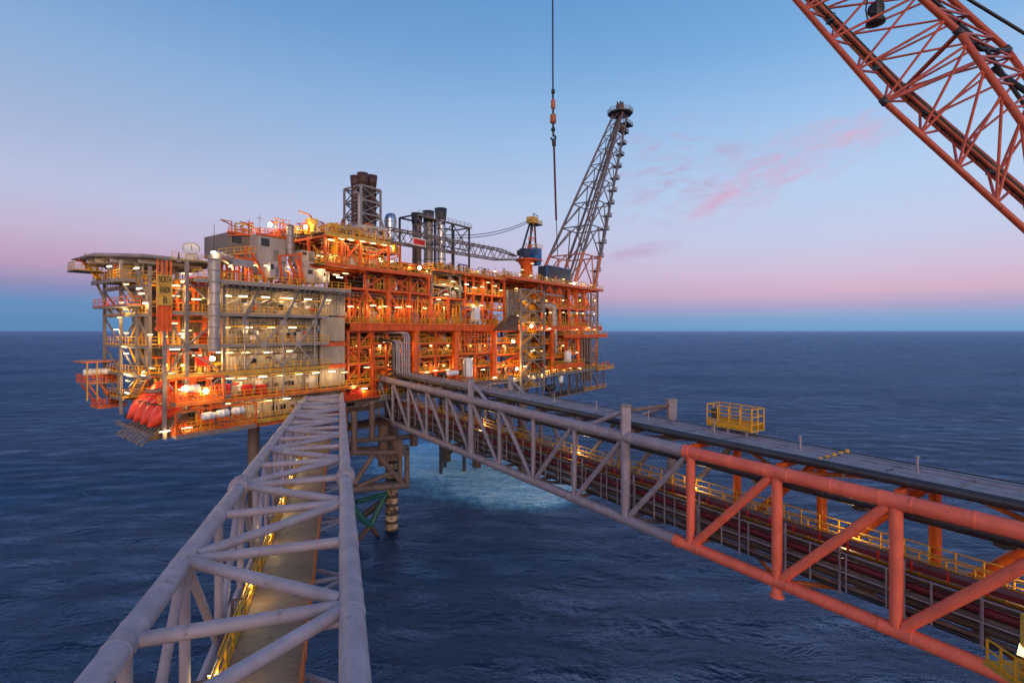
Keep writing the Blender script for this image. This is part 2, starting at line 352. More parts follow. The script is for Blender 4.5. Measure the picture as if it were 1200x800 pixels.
# ------------------------------------------------------------------ sea
def sea_material():
    m = bpy.data.materials.new('sea water'); m.use_nodes = True
    nt = m.node_tree; N = nt.nodes; L = nt.links; b = N['Principled BSDF']
    g = N.new('ShaderNodeNewGeometry')
    def noise(scale, sc=(1,1,1), rot=0, det=6, rough=0.6, dist=0.0):
        mp = N.new('ShaderNodeMapping'); L.new(g.outputs['Position'], mp.inputs[0]); mp.inputs['Scale'].default_value = sc; mp.inputs['Rotation'].default_value = (0,0,rot)
        n = N.new('ShaderNodeTexNoise'); n.inputs['Scale'].default_value = scale; n.inputs['Detail'].default_value = det; n.inputs['Roughness'].default_value = rough; n.inputs['Distortion'].default_value = dist
        L.new(mp.outputs[0], n.inputs['Vector']); return n.outputs['Fac']
    def mth(op, a, b_=None, c=None, clamp=False):
        n = N.new('ShaderNodeMath'); n.operation = op; n.use_clamp = clamp
        for i, x in enumerate((a, b_, c)):
            if x is None: continue
            if isinstance(x, (int, float)): n.inputs[i].default_value = x
            else: L.new(x, n.inputs[i])
        return n.outputs[0]
    h = mth('ADD', mth('MULTIPLY', noise(0.05, (0.5,1,1), 0.35, 3, 0.5), 7.5), mth('MULTIPLY', noise(0.17, (0.5,1,1), 0.12, 7, 0.62, 0.5), 5.0))
    h = mth('ADD', h, mth('MULTIPLY', noise(0.9, (0.6,1,1), 0.5, 5, 0.65), 0.5))
    bp = N.new('ShaderNodeBump'); bp.inputs['Strength'].default_value = 1.0; bp.inputs['Distance'].default_value = 1.0
    L.new(h, bp.inputs['Height'])
    # churned pale water round the jacket legs, thinning out down current
    sp = N.new('ShaderNodeSeparateXYZ'); L.new(g.outputs['Position'], sp.inputs[0])
    def blob(cx, cy, rx, ry, p=1.0):
        dx = mth('DIVIDE', mth('SUBTRACT', sp.outputs[0], cx), rx); dy = mth('DIVIDE', mth('SUBTRACT', sp.outputs[1], cy), ry)
        d = mth('SQRT', mth('ADD', mth('MULTIPLY', dx, dx), mth('MULTIPLY', dy, dy)))
        return mth('POWER', mth('SUBTRACT', 1, d, clamp=True), p)
    mask = mth('ADD', mth('ADD', blob(-10, 158, 38, 46, 0.8), blob(-30, 182, 36, 34, 0.8), clamp=True), blob(8, 142, 26, 26, 1.0), clamp=True)
    nz = mth('ADD', mth('MULTIPLY', noise(0.075, (1,0.55,1), 0.3, 9, 0.72, 1.6), 0.6), mth('MULTIPLY', noise(0.42, (0.45,1,1), 0.3, 8, 0.7, 1.0), 0.4))
    mr = N.new('ShaderNodeMapRange'); mr.interpolation_type = 'SMOOTHSTEP'; L.new(mth('ADD', nz, mth('MULTIPLY', mask, 0.5)), mr.inputs[0]); mr.inputs[1].default_value = 0.58; mr.inputs[2].default_value = 0.92
    fm = mth('MULTIPLY', mr.outputs[0], mth('MULTIPLY', mask, 1.5, clamp=True))
    fl = N.new('ShaderNodeMapRange'); fl.interpolation_type = 'SMOOTHSTEP'; L.new(mth('ADD', noise(0.75, (0.5,1,1), 0.25, 9, 0.75, 1.5), mth('MULTIPLY', fm, 0.16)), fl.inputs[0]); fl.inputs[1].default_value = 0.55; fl.inputs[2].default_value = 0.72
    streak = mth('MULTIPLY', fl.outputs[0], mth('MULTIPLY', mask, 1.5, clamp=True))
    # broad patches of ruffled and slick water, a few faint crests
    pz = noise(0.012, (0.4,1,1), 0.2, 4, 0.6)
    pr = N.new('ShaderNodeMapRange'); L.new(pz, pr.inputs[0]); pr.inputs[1].default_value = 0.35; pr.inputs[2].default_value = 0.65; pr.inputs[3].default_value = 0.08; pr.inputs[4].default_value = 0.34
    crest = N.new('ShaderNodeMapRange'); L.new(noise(0.16, (0.4,1,1), 0.15, 8, 0.72, 0.6), crest.inputs[0]); crest.inputs[1].default_value = 0.58; crest.inputs[2].default_value = 0.80; crest.inputs[4].default_value = 0.6
    mx0 = N.new('ShaderNodeMix'); mx0.data_type = 'RGBA'; L.new(crest.outputs[0], mx0.inputs[0]); mx0.inputs[6].default_value = (0.0045, 0.017, 0.052, 1); mx0.inputs[7].default_value = (0.15, 0.23, 0.38, 1)
    mx = N.new('ShaderNodeMix'); mx.data_type = 'RGBA'; L.new(mth('MAXIMUM', fm, mth('MULTIPLY', streak, 0.5)), mx.inputs[0]); L.new(mx0.outputs[2], mx.inputs[6]); mxs = N.new('ShaderNodeMix'); mxs.data_type = 'RGBA'; L.new(streak, mxs.inputs[0]); mxs.inputs[6].default_value = (0.13, 0.50, 0.72, 1); mxs.inputs[7].default_value = (0.60, 0.88, 0.95, 1); L.new(mxs.outputs[2], mx.inputs[7])
    dif = N.new('ShaderNodeBsdfDiffuse'); L.new(mx.outputs[2], dif.inputs['Color']); L.new(bp.outputs[0], dif.inputs['Normal'])
    glo = N.new('ShaderNodeBsdfGlossy'); glo.inputs['Color'].default_value = (0.52, 0.74, 1.0, 1); L.new(bp.outputs[0], glo.inputs['Normal'])
    fr = N.new('ShaderNodeFresnel'); fr.inputs['IOR'].default_value = 1.33; L.new(bp.outputs[0], fr.inputs['Normal'])
    ms = N.new('ShaderNodeMixShader'); L.new(mth('MULTIPLY', fr.outputs[0], mth('SUBTRACT', 1.0, mth('MULTIPLY', fm, 0.6))), ms.inputs[0]); L.new(dif.outputs[0], ms.inputs[1]); L.new(glo.outputs[0], ms.inputs[2])
    L.new(ms.outputs[0], N['Material Output'].inputs['Surface'])
    b = glo
    L.new(mth('ADD', pr.outputs[0], mth('MULTIPLY', fm, 0.4)), b.inputs['Roughness'])
    N.remove(N['Principled BSDF'])
    return m
sea = MB(); R_ = 45000
sea.v += [Vector(p) for p in ((-R_,-300,0),(R_,-300,0),(R_,R_,0),(-R_,R_,0))]; sea.face([0,1,2,3])
o = solo('sea', sea, sea_material(), 'dark blue sea with soft swell reaching the horizon', None, kind='structure')

# ------------------------------------------------------------------ grey bridge running straight ahead
A2 = 5.71
def b1(Y, w=0.0, d=0.0):
    k = w/5.71
    return Vector((-9.64-.3367*(Y-11.8)+5.41*k, Y+1.82*k, 34.88-.0433*(Y-11.8)+d))
t = thing('truss_bridge', 'weathered lavender grey tubular truss bridge with brown walkway plate and yellow railings', 'bridge', b1(92, 2.8, -6.1))
H1 = -6.1; NODE1 = [8.25+5.25*k for k in range(-1, 17)]
for w in (0, A2):
    part('chord', MB().tube(b1(2.6, w), b1(92.6, w), 0.36, 20), 'lav', t)
    part('chord', MB().tube(b1(2.6, w, H1), b1(92.6, w, H1), 0.30, 14), 'lav', t)
for i, Y in enumerate(NODE1):
    k = i-1
    part('strut', MB().tube(b1(Y, 0.3, -.02), b1(Y, A2-.3, -.02), 0.195, 12), 'lav', t)
    part('bottom_strut', MB().tube(b1(Y, 0.2, H1), b1(Y, A2-.2, H1), 0.16, 8), 'lav', t)
    for w in (0, A2): part('post', MB().tube(b1(Y, w, -.3), b1(Y, w, H1+.2), 0.19, 10), 'lav', t)
    if i < len(NODE1)-1:
        Y2 = NODE1[i+1]
        a, b = ((Y+.35, 0.3), (Y2-.35, A2-.3)) if k % 2 == 0 else ((Y2-.35, 0.3), (Y+.35, A2-.3))
        part('diagonal_brace', MB().tube(b1(a[0], a[1], .03), b1(b[0], b[1], .03), 0.20, 12), 'lav', t)
        part('bottom_diagonal', MB().tube(b1(b[0], a[1], H1), b1(a[0], b[1], H1), 0.14, 8), 'lav', t)
        for w in (0, A2):
            p, q = ((Y+.3, -.3), (Y2-.3, H1+.3)) if (k % 2 == 0) else ((Y2-.3, -.3), (Y+.3, H1+.3))
            part('side_diagonal', MB().tube(b1(p[0], w, p[1]), b1(q[0], w, q[1]), 0.17, 10), 'lav', t)
def sleeve(pf, Y, r, ln=1.3, mt='lav'):
    p, q = pf(Y-ln/2), pf(Y+ln/2); ax = (q-p).normalized(); L_ = (q-p).length
    s = MB(); s.lathe(p, [(r,0),(r+.022,.03),(r+.028,.06),(r+.014,.10),(r+.014,L_-.10),(r+.028,L_-.06),(r+.022,L_-.03),(r,L_)], 20, ax)
    part('joint_sleeve', s, mt, t)
for i, Y in enumerate(NODE1):
    for w in (0, A2):
        if i not in (5, 13): sleeve(lambda y: b1(y, w), Y, .36)
for Y in (NODE1[5], NODE1[13]):
    for w in (0, A2):
        c = MB(); p0, p1 = b1(Y-.75, w), b1(Y+.75, w); ax = (p1-p0).normalized()
        c.lathe(p0, [(.36,0),(.46,.02),(.47,.3),(.55,.32),(.55,.44),(.47,.46),(.47,1.0),(.55,1.02),(.55,1.14),(.47,1.16),(.46,1.46),(.36,1.5)], 18, ax)
        side = ax.cross(Vector((0,0,1))).normalized(); up = side.cross(ax)
        for j in range(8):
            d = side*math.cos(j*math.pi/4)+up*math.sin(j*math.pi/4)
            c.beam(p0+ax*.1+d*.52, p1-ax*.1+d*.52, .05, .09)
        part('joint_collar', c, 'lav', t)
DZ = H1+.55
w_ = MB()
ys = [2.6+i*6 for i in range(15)]+[92.4]
for a, b in zip(ys, ys[1:]):
    q = [b1(a+.02, 1.0, DZ), b1(a+.02, 3.95, DZ), b1(b-.02, 3.95, DZ), b1(b-.02, 1.0, DZ)]
    w_.prism([p-Vector((0,0,.08)) for p in q], (0,0,.08))
part('walkway_plate', w_, 'deckb', t)
for w in (0.95, 4.0):
    r = MB()
    r.rail([b1(y, w, DZ) for y in ys], 1.15, 1.5, .07)
    part('handrail', r, 'orange2' if w > 2 else 'yellow', t)
    part('kick_plate', MB().beam(b1(2.6, w-.04, DZ+.14), b1(92.4, w-.04, DZ+.14), .08, .34), 'yellow2' if w < 2 else 'orange2', t)
for j, (w, d, r) in enumerate(((.70,.9,.05),(.62,.62,.06),(.66,.35,.09),(.55,.1,.07))):
    part('conduit', MB().tube(b1(2.6, w, DZ+d), b1(92.4, w, DZ+d), r, 6), ('yellow','dark','yellow2','yellow')[j], t)
for i in range(14):
    y = 6+i*6.2
    br = MB(); br.beam(b1(y, .45, DZ+.2), b1(y, .45, DZ+1.2), .10); br.beam(b1(y, .3, DZ+1.2), b1(y, .9, DZ+1.2), .08); br.beam(b1(y, .3, DZ+.2), b1(y, .95, DZ+.2), .08)
    part('conduit_bracket', br, 'brown', t)
# walkway lamps on the left railing
wl = None
for i in range(10):
    y = 11.5+i*7.6; bpt = b1(y, .82, DZ+1.24)
    ax = (b1(y+1, .82)-b1(y, .82)).normalized()
    lab = 'strip lamp on the grey bridge left railing, '+('nearest the viewer' if i == 0 else 'farthest along the bridge' if i == 9 else ORD[i]+' along from the viewer')
    hb = MB().beam(bpt-ax*.6+Vector((0,0,.1)), bpt+ax*.6+Vector((0,0,.1)), .16, .05)
    ho = solo('strip_lamp', hb, 'grey', lab, 'lamp', bpt, group='strip lamps along the grey bridge railing')
    part('tube', MB().beam(bpt-ax*.55+Vector((0,0,.03)), bpt+ax*.55+Vector((0,0,.03)), .1, .07), 'lamp', ho)
    ld = bpy.data.lights.new('tube_light', 'POINT'); ld.energy = 48; ld.color = (1, .72, .32); ld.shadow_soft_size = .15
    lo_ = bpy.data.objects.new('tube_light', ld); COL.objects.link(lo_); lo_.parent = ho; lo_.location = (.3, 0, -.25)

# ------------------------------------------------------------------ pipe bridge crossing to the right
def b2(Y, w=0.0, d=0.0): return Vector((45.9-.7*Y+.819*w, Y+.574*w, 33.3+.0117*(Y-104)+d))
NODE2 = [31.65+6.05*k for k in range(-2, 13)]
W2 = 7.0; H2 = -8.0
t = thing('pipe_bridge', 'long tubular truss bridge, grey at the platform end and coral red near the viewer', 'bridge', b2(100, 3.5, -8))
YR = 44.0
for w in (0, W2):
    for d, rg, rr in ((0, .56, .50), (H2, .50, .45)):
        yr = YR+(0.8 if d else 0)
        part('chord', MB().tube(b2(18.5, w, d), b2(yr, w, d), rr, 20), 'coral', t)
        part('chord', MB().tube(b2(yr-.1, w, d), b2(104.6, w, d), rg, 20), 'lav2', t)
for i, Y in enumerate(NODE2):
    k = i-2; red = Y < YR+.2; mt = 'coral' if red else 'lav2'
    for w in (0, W2):
        r = .37 if red else (.46 if k in (3, 7) else .27)
        part('post', MB().tube(b2(Y, w, -.3), b2(Y, w, H2+.3), r, 14), mt if w == 0 else ('orange' if red else 'lav2'), t)
    part('bottom_strut', MB().tube(b2(Y, .3, H2), b2(Y, W2-.3, H2), .22, 8), 'orange2' if red else 'brown', t)
    part('cross_beam', MB().beam(b2(Y, .2, .45), b2(Y, W2-.2, .45), .32, .4), 'orange' if red else 'brown', t)
    if i < len(NODE2)-1:
        Y2 = NODE2[i+1]; ym = (Y+Y2)/2; red2 = ym < YR
        for w in (0, W2):
            p, q = ((Y2-.35, -.4), (Y+.35, H2+.4)) if k >= 5 else ((Y+.35, -.4), (Y2-.35, H2+.4))
            part('diagonal_brace', MB().tube(b2(p[0], w, p[1]), b2(q[0], w, q[1]), .33 if red2 else .26, 12), 'coral' if red2 and w == 0 else 'orange' if red2 else 'lav2', t)
        a, b = (.3, W2-.3) if k % 2 else (W2-.3, .3)
        part('bottom_diagonal', MB().tube(b2(Y+.2, a, H2), b2(Y2-.2, b, H2), .2, 8), 'orange2' if red2 else 'brown', t)
        part('top_diagonal', MB().tube(b2(Y+.2, a, .1), b2(Y2-.2, b, .1), .17, 8), 'orange2' if red2 else 'brown', t)
for i, Y in enumerate(NODE2):
    red = Y < YR+.2
    for d in (0, H2): sleeve(lambda y: b2(y, 0, d), Y, (.50 if d == 0 else .45) if red else (.56 if d == 0 else .50), 1.5, 'coral' if red else 'lav2')
    if i < len(NODE2)-1: sleeve(lambda y: b2(y, 0, 0), Y+3.0, .50 if Y+3 < YR else .56, .16, 'coral' if Y+3 < YR else 'lav2')
sleeve(lambda y: b2(y, 0, 0), YR, .57, .5, 'coral'); sleeve(lambda y: b2(y, 0, H2), YR+.8, .51, .5, 'coral')
for k in (3, 7):
    Y = NODE2[k+2]
    for w in (0, W2):
        part('portal_post', MB().beam(b2(Y, w, .3), b2(Y, w, 3.0), .85), 'lav2', t)
        part('portal_cap', MB().box(*[c for i_ in range(2) for c in (b2(Y, w)[i_]-.5, b2(Y, w)[i_]+.5)], b2(Y, w, 2.9).z, b2(Y, w, 3.15).z), 'grey', t)
        part('portal_stay', MB().tube(b2(Y-.2 if k == 7 else Y+.2, w, 2.4), b2(Y-3.6 if k == 7 else Y+4.2, w, .3), .22, 8), 'lav2', t)
    part('portal_beam', MB().tube(b2(Y, .3, 2.5), b2(Y, W2-.3, 2.5), .2, 10), 'brown', t)
wk = MB()
ys = [19+i*5.7 for i in range(15)]+[103]
for a, b in zip(ys, ys[1:]):
    q = [b2(a, 3.5, -5.6), b2(a, 5.3, -5.6), b2(b, 5.3, -5.6), b2(b, 3.5, -5.6)]
    wk.prism(q, (0,0,.1))
part('walkway_plate', wk, 'brown', t)
for w in (3.45, 5.35):
    part('handrail', MB().rail([b2(y, w, -5.5) for y in ys], 1.5, 1.3, .085, (1.0,.66,.33)), 'yellow', t)
for i, Y in enumerate(NODE2):
    part('walkway_hanger', MB().beam(b2(Y, 1.15, -3.9), b2(Y, 1.15, -7.6), .16), 'lav2', t)
    part('walkway_beam', MB().beam(b2(Y, 1.2, -5.9), b2(Y, 5.6, -5.9), .25, .3), 'brown', t)
    if i < len(NODE2)-1: part('walkway_hanger', MB().beam(b2(Y+3, 1.15, -3.9), b2(Y+3, 1.15, -7.6), .12), 'lav2', t)
part('cable_tray', MB().beam(b2(19, 2.4, -4.5), b2(103, 2.4, -4.5), .9, .32), 'maroon', t)
for i in range(56): part('tray_rung', MB().beam(b2(19.5+i*1.5, 1.93, -4.75), b2(19.5+i*1.5, 1.93, -4.1), .09), 'red', t)
for j, (w, d, r, mt) in enumerate(((1.5,-5.0,.2,'darkbrown'),(1.5,-5.5,.25,'maroon'),(1.45,-6.05,.18,'brown'),(1.5,-6.55,.28,'darkbrown'),(1.5,-7.1,.16,'brown'),(1.6,-7.45,.14,'dark'),(2.6,-6.5,.3,'darkbrown'))):
    part('service_pipe', MB().tube(b2(19, w, d), b2(104, w, d), r, 10), mt, t)
part('rack_pipe', MB().tube(b2(19, 2.6, -1.35), b2(104, 2.6, -1.35), .4, 14), 'pipe3', t)
part('jacking_foot', MB().lathe(b2(37.7, 0, H2-1.1), [(.5,0),(.5,.12),(.36,.14),(.36,.9)], 16), 'coral', t)
part('pipe_guard_rail', MB().rail([b2(y, 1.0, -7.3) for y in (19, 40, 61, 82, 103)], 2.6, 2.4, .09, (1.0, .5), False), 'lav2', t)
part('rack_pipe', MB().tube(b2(19, 4.2, -1.0), b2(104, 4.2, -1.0), .3, 10), 'dark', t)
for i in range(13):
    Y = 22+i*6.05
    part('pipe_hanger', MB().box(*(lambda c: (c.x-.35, c.x+.35, c.y-.35, c.y+.35, c.z-1.95, c.z-1.65))(b2(Y, 2.7))), 'dark', t)

t = thing('pipe_rack', 'bank of parallel blue grey pipelines laid along the top of the pipe bridge', 'pipelines', b2(60, 3.5, .7))
px_ = .75; j = 0
while px_ < 7.3:
    r = .34 if j == 0 else random.choice((.18, .2, .22)) if j < 7 else random.choice((.1, .13, .16, .2, .12)); w = px_+r
    pts = [b2(18.5, w, .72+r), b2(103.5, w, .72+r)]
    if j < 7:
        e = b2(99.6-w*.25, w, .72+r); zt = 40.9 if j < 4 else 42.5
        pts = [b2(18.5, w, .72+r), e, e+Vector((-.35,.5,.25)), e+Vector((-.5,.72,1.0))]
        q = pts[-1]
        pts += [Vector((q.x, q.y, zt-.9)), Vector((q.x-.3, q.y+.2, zt-.2)), Vector((q.x-1.0, q.y+.75, zt)), Vector((q.x-8.1, q.y+5.8, zt))]
    part('pipe', MB().path(pts, r, 10), random.choice(('pipe','lav2','pipe2','pipe','pipe3')) if j >= 7 else ('pipe3' if j == 0 else 'pipe' if j % 3 else 'lav2'), t)
    px_ = w+r+random.choice((.04,.07,.12)); j += 1
for i in range(14):
    Y = 25.5+i*6.05; c = b2(Y, 3.2, 1.2)
    g = MB(); g.beam(c, c+Vector((0,0,1.1)), .11); g.box(c.x-.1, c.x+.1, c.y-.1, c.y+.1, c.z+1.08, c.z+1.15)
    part('guide_post', g, 'lav2', t)
for j in range(6):
    w = 1.2+j*1.1; c = MB()
    p, q = b2(36.0, w, .98), b2(36.5, w, .98); c.lathe(p, [(.1,0),(.27,.02),(.27,.2),(.1,.22)], 12, (q-p).normalized())
    part('pipe_clamp', c, 'yellow', t)
for i in range(26):
    Y = 20+i*3.2; part('pipe_strap', MB().beam(b2(Y, 1.5, 1.17), b2(Y, 6.6, 1.0), .07, .03), 'dark' if i % 3 else 'brown', t)
for i in range(9):
    Y = 26+i*8.4; part('pipe_saddle', MB().beam(b2(Y, 1.0, .66), b2(Y, 7.2, .66), .2, .16), 'grey', t)

# lamps hung along the walkway of the pipe bridge
wsrc = None
for i, Y in enumerate((27.0, 35.5, 46.5, 60.0, 78.0)):
    bpt = b2(Y, 5.2, -4.75); ax = (b2(Y+1, 5)-b2(Y, 5)).normalized()
    lab = 'strip lamp over the pipe bridge walkway, '+('nearest the viewer' if i == 0 else 'farthest, by the platform' if i == 4 else ORD[i]+' along from the viewer')
    hb = MB().beam(bpt-ax*.5+Vector((0,0,.06)), bpt+ax*.5+Vector((0,0,.06)), .16, .05).beam(bpt, bpt-Vector((0,0,.75)), .06)
    ho = solo('strip_lamp', hb, 'grey', lab, 'lamp', bpt, group='strip lamps along the pipe bridge walkway')
    part('tube', MB().beam(bpt-ax*.42, bpt+ax*.42, .08, .05), 'lamp3', ho)
    ld = bpy.data.lights.new('tube_light', 'POINT'); ld.energy = 140; ld.color = (1, .74, .35); ld.shadow_soft_size = .2
    lo_ = bpy.data.objects.new('tube_light', ld); COL.objects.link(lo_); lo_.parent = ho; lo_.location = (-.5, -.4, -.3)

# yellow work basket on the far edge of the pipe deck
c0 = b2(43.6, 6.3, 1.45); ax = (b2(42.6, 6.3)-b2(43.6, 6.3)).normalized(); sd = Vector((.819,.574,0))
t = thing('work_basket', 'yellow railed steel work basket standing on the pipe bridge deck', 'basket', c0)
def kq(a, b, h=0): return c0+ax*a+sd*b+Vector((0,0,h))
part('floor_plate', MB().prism([kq(-2.2,-1), kq(2.2,-1), kq(2.2,1), kq(-2.2,1)], (0,0,.14)), 'yellow2', t)
part('kick_plate', MB().beam(kq(-2.2,-1.05,.35), kq(2.2,-1.05,.35), .05, .4).beam(kq(-2.2,1.05,.35), kq(2.2,1.05,.35), .05, .4), 'yellow', t)
part('handrail', MB().rail([kq(-2.2,-1), kq(2.2,-1), kq(2.2,1), kq(-2.2,1), kq(-2.2,-1)], 2.0, 1.1, .085, (1.0,.66,.33), False), 'yellow', t)
for a in (-1.8, -.2, 1.6): part('skid_foot', MB().beam(kq(a,-.8,-.55), kq(a,-.8,.02), .2), 'lav2', t); part('skid_foot', MB().beam(kq(a,.8,-.55), kq(a,.8,.02), .2), 'lav2', t)
part('control_box', MB().box(*(lambda c: (c.x-.25, c.x+.25, c.y-.25, c.y+.25, c.z, c.z+.9))(kq(-1.7,-.5,.7))), 'dark', t)

# ------------------------------------------------------------------ yellow landing in the lower right corner
c0 = P(1200, 794, 22.5)
t = thing('access_landing', 'yellow railed access landing beside the end of the coral red bridge', 'landing', c0)
X, Y, Z = c0
part('post', MB().beam((X-.15, Y-.2, Z-.2), (X-.15, Y-.2, Z+2.9), .22), 'yellow2', t)
part('floor_plate', MB().box(X-.7, X+2.2, Y-1.0, Y+1.2, Z-.18, Z), 'yellow2', t)
part('handrail', MB().rail([(X-.6, Y-.9, Z), (X+2.2, Y-.9, Z)], 1.05, .6, .07).rail([(X-.6, Y-.9, Z), (X-.6, Y+1.1, Z)], 1.05, .6, .07), 'yellow', t)
part('pipe', MB().path([(X-.75, Y-1.1, Z-2), (X-.4, Y-.6, Z+.9), (X-.1, Y-.3, Z+1.3)], .12, 8), 'yellow', t)
part('toe_beam', MB().beam((X-.9, Y-1.0, Z-.3), (X+2.2, Y-1.0, Z-.3), .3, .3), 'orange2', t)
lo = solo('flood_lamp', MB().beam((X-.55, Y-.3, Z+1.15), (X-.15, Y-.05, Z+1.5), .26, .1), 'dark', 'bright yellow white flood lamp on the yellow landing beside the coral bridge', 'lamp', (X-.4, Y, Z+1.1))
part('lamp_lens', MB().beam((X-.53, Y-.36, Z+1.21), (X-.17, Y-.11, Z+1.53), .2, .06), 'lamp3', lo)

# ------------------------------------------------------------------ near crane boom
t = thing('crane_boom', 'large red lattice crane boom slanting across the upper right sky', 'crane', P(1120, 100, 14))
def lerp(a, b, k): return a+(b-a)*k
Jn = dict(A=P(1036,119,13), B=P(1060,103,15), C=P(1124,38,13.2), D=P(1180,58,15.2))
En = dict(A=P(830,-119,14.2), B=P(846,-103,16.2), C=P(914,-152,14.4), D=P(985,-117,16.4))
Fn = dict(A=P(1364,267+150,11.6), B=P(1342,345,13.2), C=P(1276,256,11.8), D=P(1275,196,13.6))
for k in 'ABCD':
    r = .085 if k in 'CD' else .074
    part('chord', MB().tube(Jn[k], En[k], r, 16), 'boomred', t)
    part('chord', MB().tube(Jn[k], Fn[k], r, 16), 'boomred', t)
    ax = (En[k]-Jn[k]).normalized()
    part('pin_joint', MB().lathe(Jn[k]-ax*.1, [(r,0),(r+.02,.02),(r+.02,.18),(r,.2)], 14, ax), 'dark', t)
for X_, n_ in ((En, 7), (Fn, 7)):
    for a, b in ('AC', 'BD', 'AB', 'CD'):
        for i in range(n_):
            k0, k1 = i/n_, (i+1)/n_
            m0 = (k0+k1)/2
            part('lacing', MB().tube(lerp(Jn[a], X_[a], k0), lerp(Jn[b], X_[b], m0), .034, 8), 'boomred', t)
            part('lacing', MB().tube(lerp(Jn[b], X_[b], m0), lerp(Jn[a], X_[a], k1), .034, 8), 'boomred', t)
part('cross_brace', MB().tube(Jn['A'], Jn['D'], .06, 8), 'boomred', t)
part('cross_brace', MB().tube(Jn['C'], Jn['B'], .06, 8), 'boomred', t)
for X_ in (En, Fn):
    p = [lerp(lerp(Jn['A'], X_['A'], k), lerp(Jn['B'], X_['B'], k), .62)+Vector((0,0,.1)) for k in (0, 1)]
    part('boom_walkway', MB().beam(p[0], p[1], .36, .05), 'boomred', t)
    part('cable_run', MB().tube(p[0]+Vector((.05,0,.16)), p[1]+Vector((.05,0,.16)), .05, 8), 'rubber', t)
    part('cable_run', MB().tube(p[0]+Vector((-.12,0,.13)), p[1]+Vector((-.12,0,.13)), .045, 8), 'rubber', t)
    q = [lerp(lerp(Jn['C'], X_['C'], k), lerp(Jn['D'], X_['D'], k), .45) for k in (0, 1)]
    part('boom_rope', MB().tube(q[0]+Vector((0,0,-.1)), q[1]+Vector((0,0,-.1)), .05, 8), 'rubber', t)
for k, s_ in ((.1, 'E'), (.35, 'E'), (.12, 'F'), (.4, 'F')):
    X_ = En if s_ == 'E' else Fn
    c = lerp(lerp(Jn['A'], X_['A'], k), lerp(Jn['B'], X_['B'], k), .6)
    part('cable_clamp', MB().box(c.x-.06, c.x+.06, c.y-.12, c.y+.12, c.z+.05, c.z+.26), 'dark', t)
part('hydraulic_ram', MB().path([P(1118,36,14), P(1150,58,14), P(1182,60,15)], .065, 10), 'rubber', t)
part('hydraulic_ram', MB().path([P(1163,80,14), P(1200,106,13.5), P(1240,135,13)], .07, 10), 'rubber', t)
solo('pendant_cable', MB().tube(P(1090,-28,15.5), P(1290,94,15.0), .045, 8), 'rubber', 'black pendant cable crossing the sky above the red crane boom', 'cable', P(1170,20,15.3))
c = P(1028, 16, 14.2)
t = thing('sheave_block', 'dark sheave block and lamp hanging inside the red crane boom', 'sheave', c)
part('wheel', MB().lathe(c+Vector((-.08,-.06,.1)), [(.1,0),(.2,.01),(.17,.06),(.2,.11),(.1,.12)], 16, (.6,.8,0)), 'dark', t)
part('cheek_plate', MB().box(c.x-.12, c.x+.06, c.y-.15, c.y-.08, c.z-.15, c.z+.3), 'dark', t)
part('lamp_head', MB().lathe(c+Vector((-.05,0,-.32)), [(.10,0),(.24,.03),(.22,.14),(.1,.22),(.06,.3)], 14), 'dark', t)
part('hanger_bracket', MB().beam(c+Vector((0,0,.2)), c+Vector((.12,0,.75)), .07).beam(c+Vector((.1,0,.1)), c+Vector((.14,0,.75)), .05), 'dark', t)
part('cable', MB().path([c+Vector((-.25,0,.5)), c+Vector((-.32,0,.1)), c+Vector((-.25,0,-.25)), c+Vector((-.05,0,-.3))], .02, 6), 'rubber', t)

# ------------------------------------------------------------------ hoist rope with hook and sling
Yh = 25
t = thing('hoist_line', 'hanging crane hoist rope with orange weights, hook and dark sling', 'hook', P(648, 190, Yh))
part('rope', MB().tube(P(646.6,-330,Yh), P(648,108,Yh), .038, 8), 'rubber', t)
def swv(py0, py1, r, mt, nm):
    a, b = P(648.2, py1, Yh), P(648.2, py0, Yh); h = (b-a).length
    part(nm, MB().lathe(a, [(r*.5,0),(r,h*.08),(r,h*.92),(r*.5,h)], 16), mt, t)
swv(105, 110, .09, 'dark', 'swivel'); part('link_rod', MB().tube(P(648,110,Yh), P(648.4,160,Yh), .05, 8), 'dark', t)
swv(117, 128, .11, 'orangetower', 'weight'); swv(134, 145, .15, 'orangetower', 'weight'); swv(150, 154, .1, 'dark', 'swivel')
hk = [P(648.5+1.9*math.sin(a)*1.3, 161.5-1.9*math.cos(a)*1.3, Yh) for a in [i*math.pi/7-0.2 for i in range(12)]]
part('hook', MB().path(hk, .055, 8), 'dark', t)
part('sling', MB().tube(P(649,165,Yh), P(651.8,258,Yh), .05, 8), 'strap', t)
part('shackle', MB().tube(P(649,164,Yh), P(649.3,171,Yh), .1, 8), 'dark', t)
part('tag_line', MB().tube(P(651.8,257,Yh), P(653.5,300,Yh), .022, 6), 'rubber', t)
# ================================================================== PRODUCTION PLATFORM (frame PM: u, v, z)
def V3(u, v, z): return Vector((u, v, z))
G = [50.3, 45.55, 40.9, 36.75, 32.75, 28.9]          # gallery floors of the grey clad block, top to bottom
U0, U1 = -20.5, pu(404)
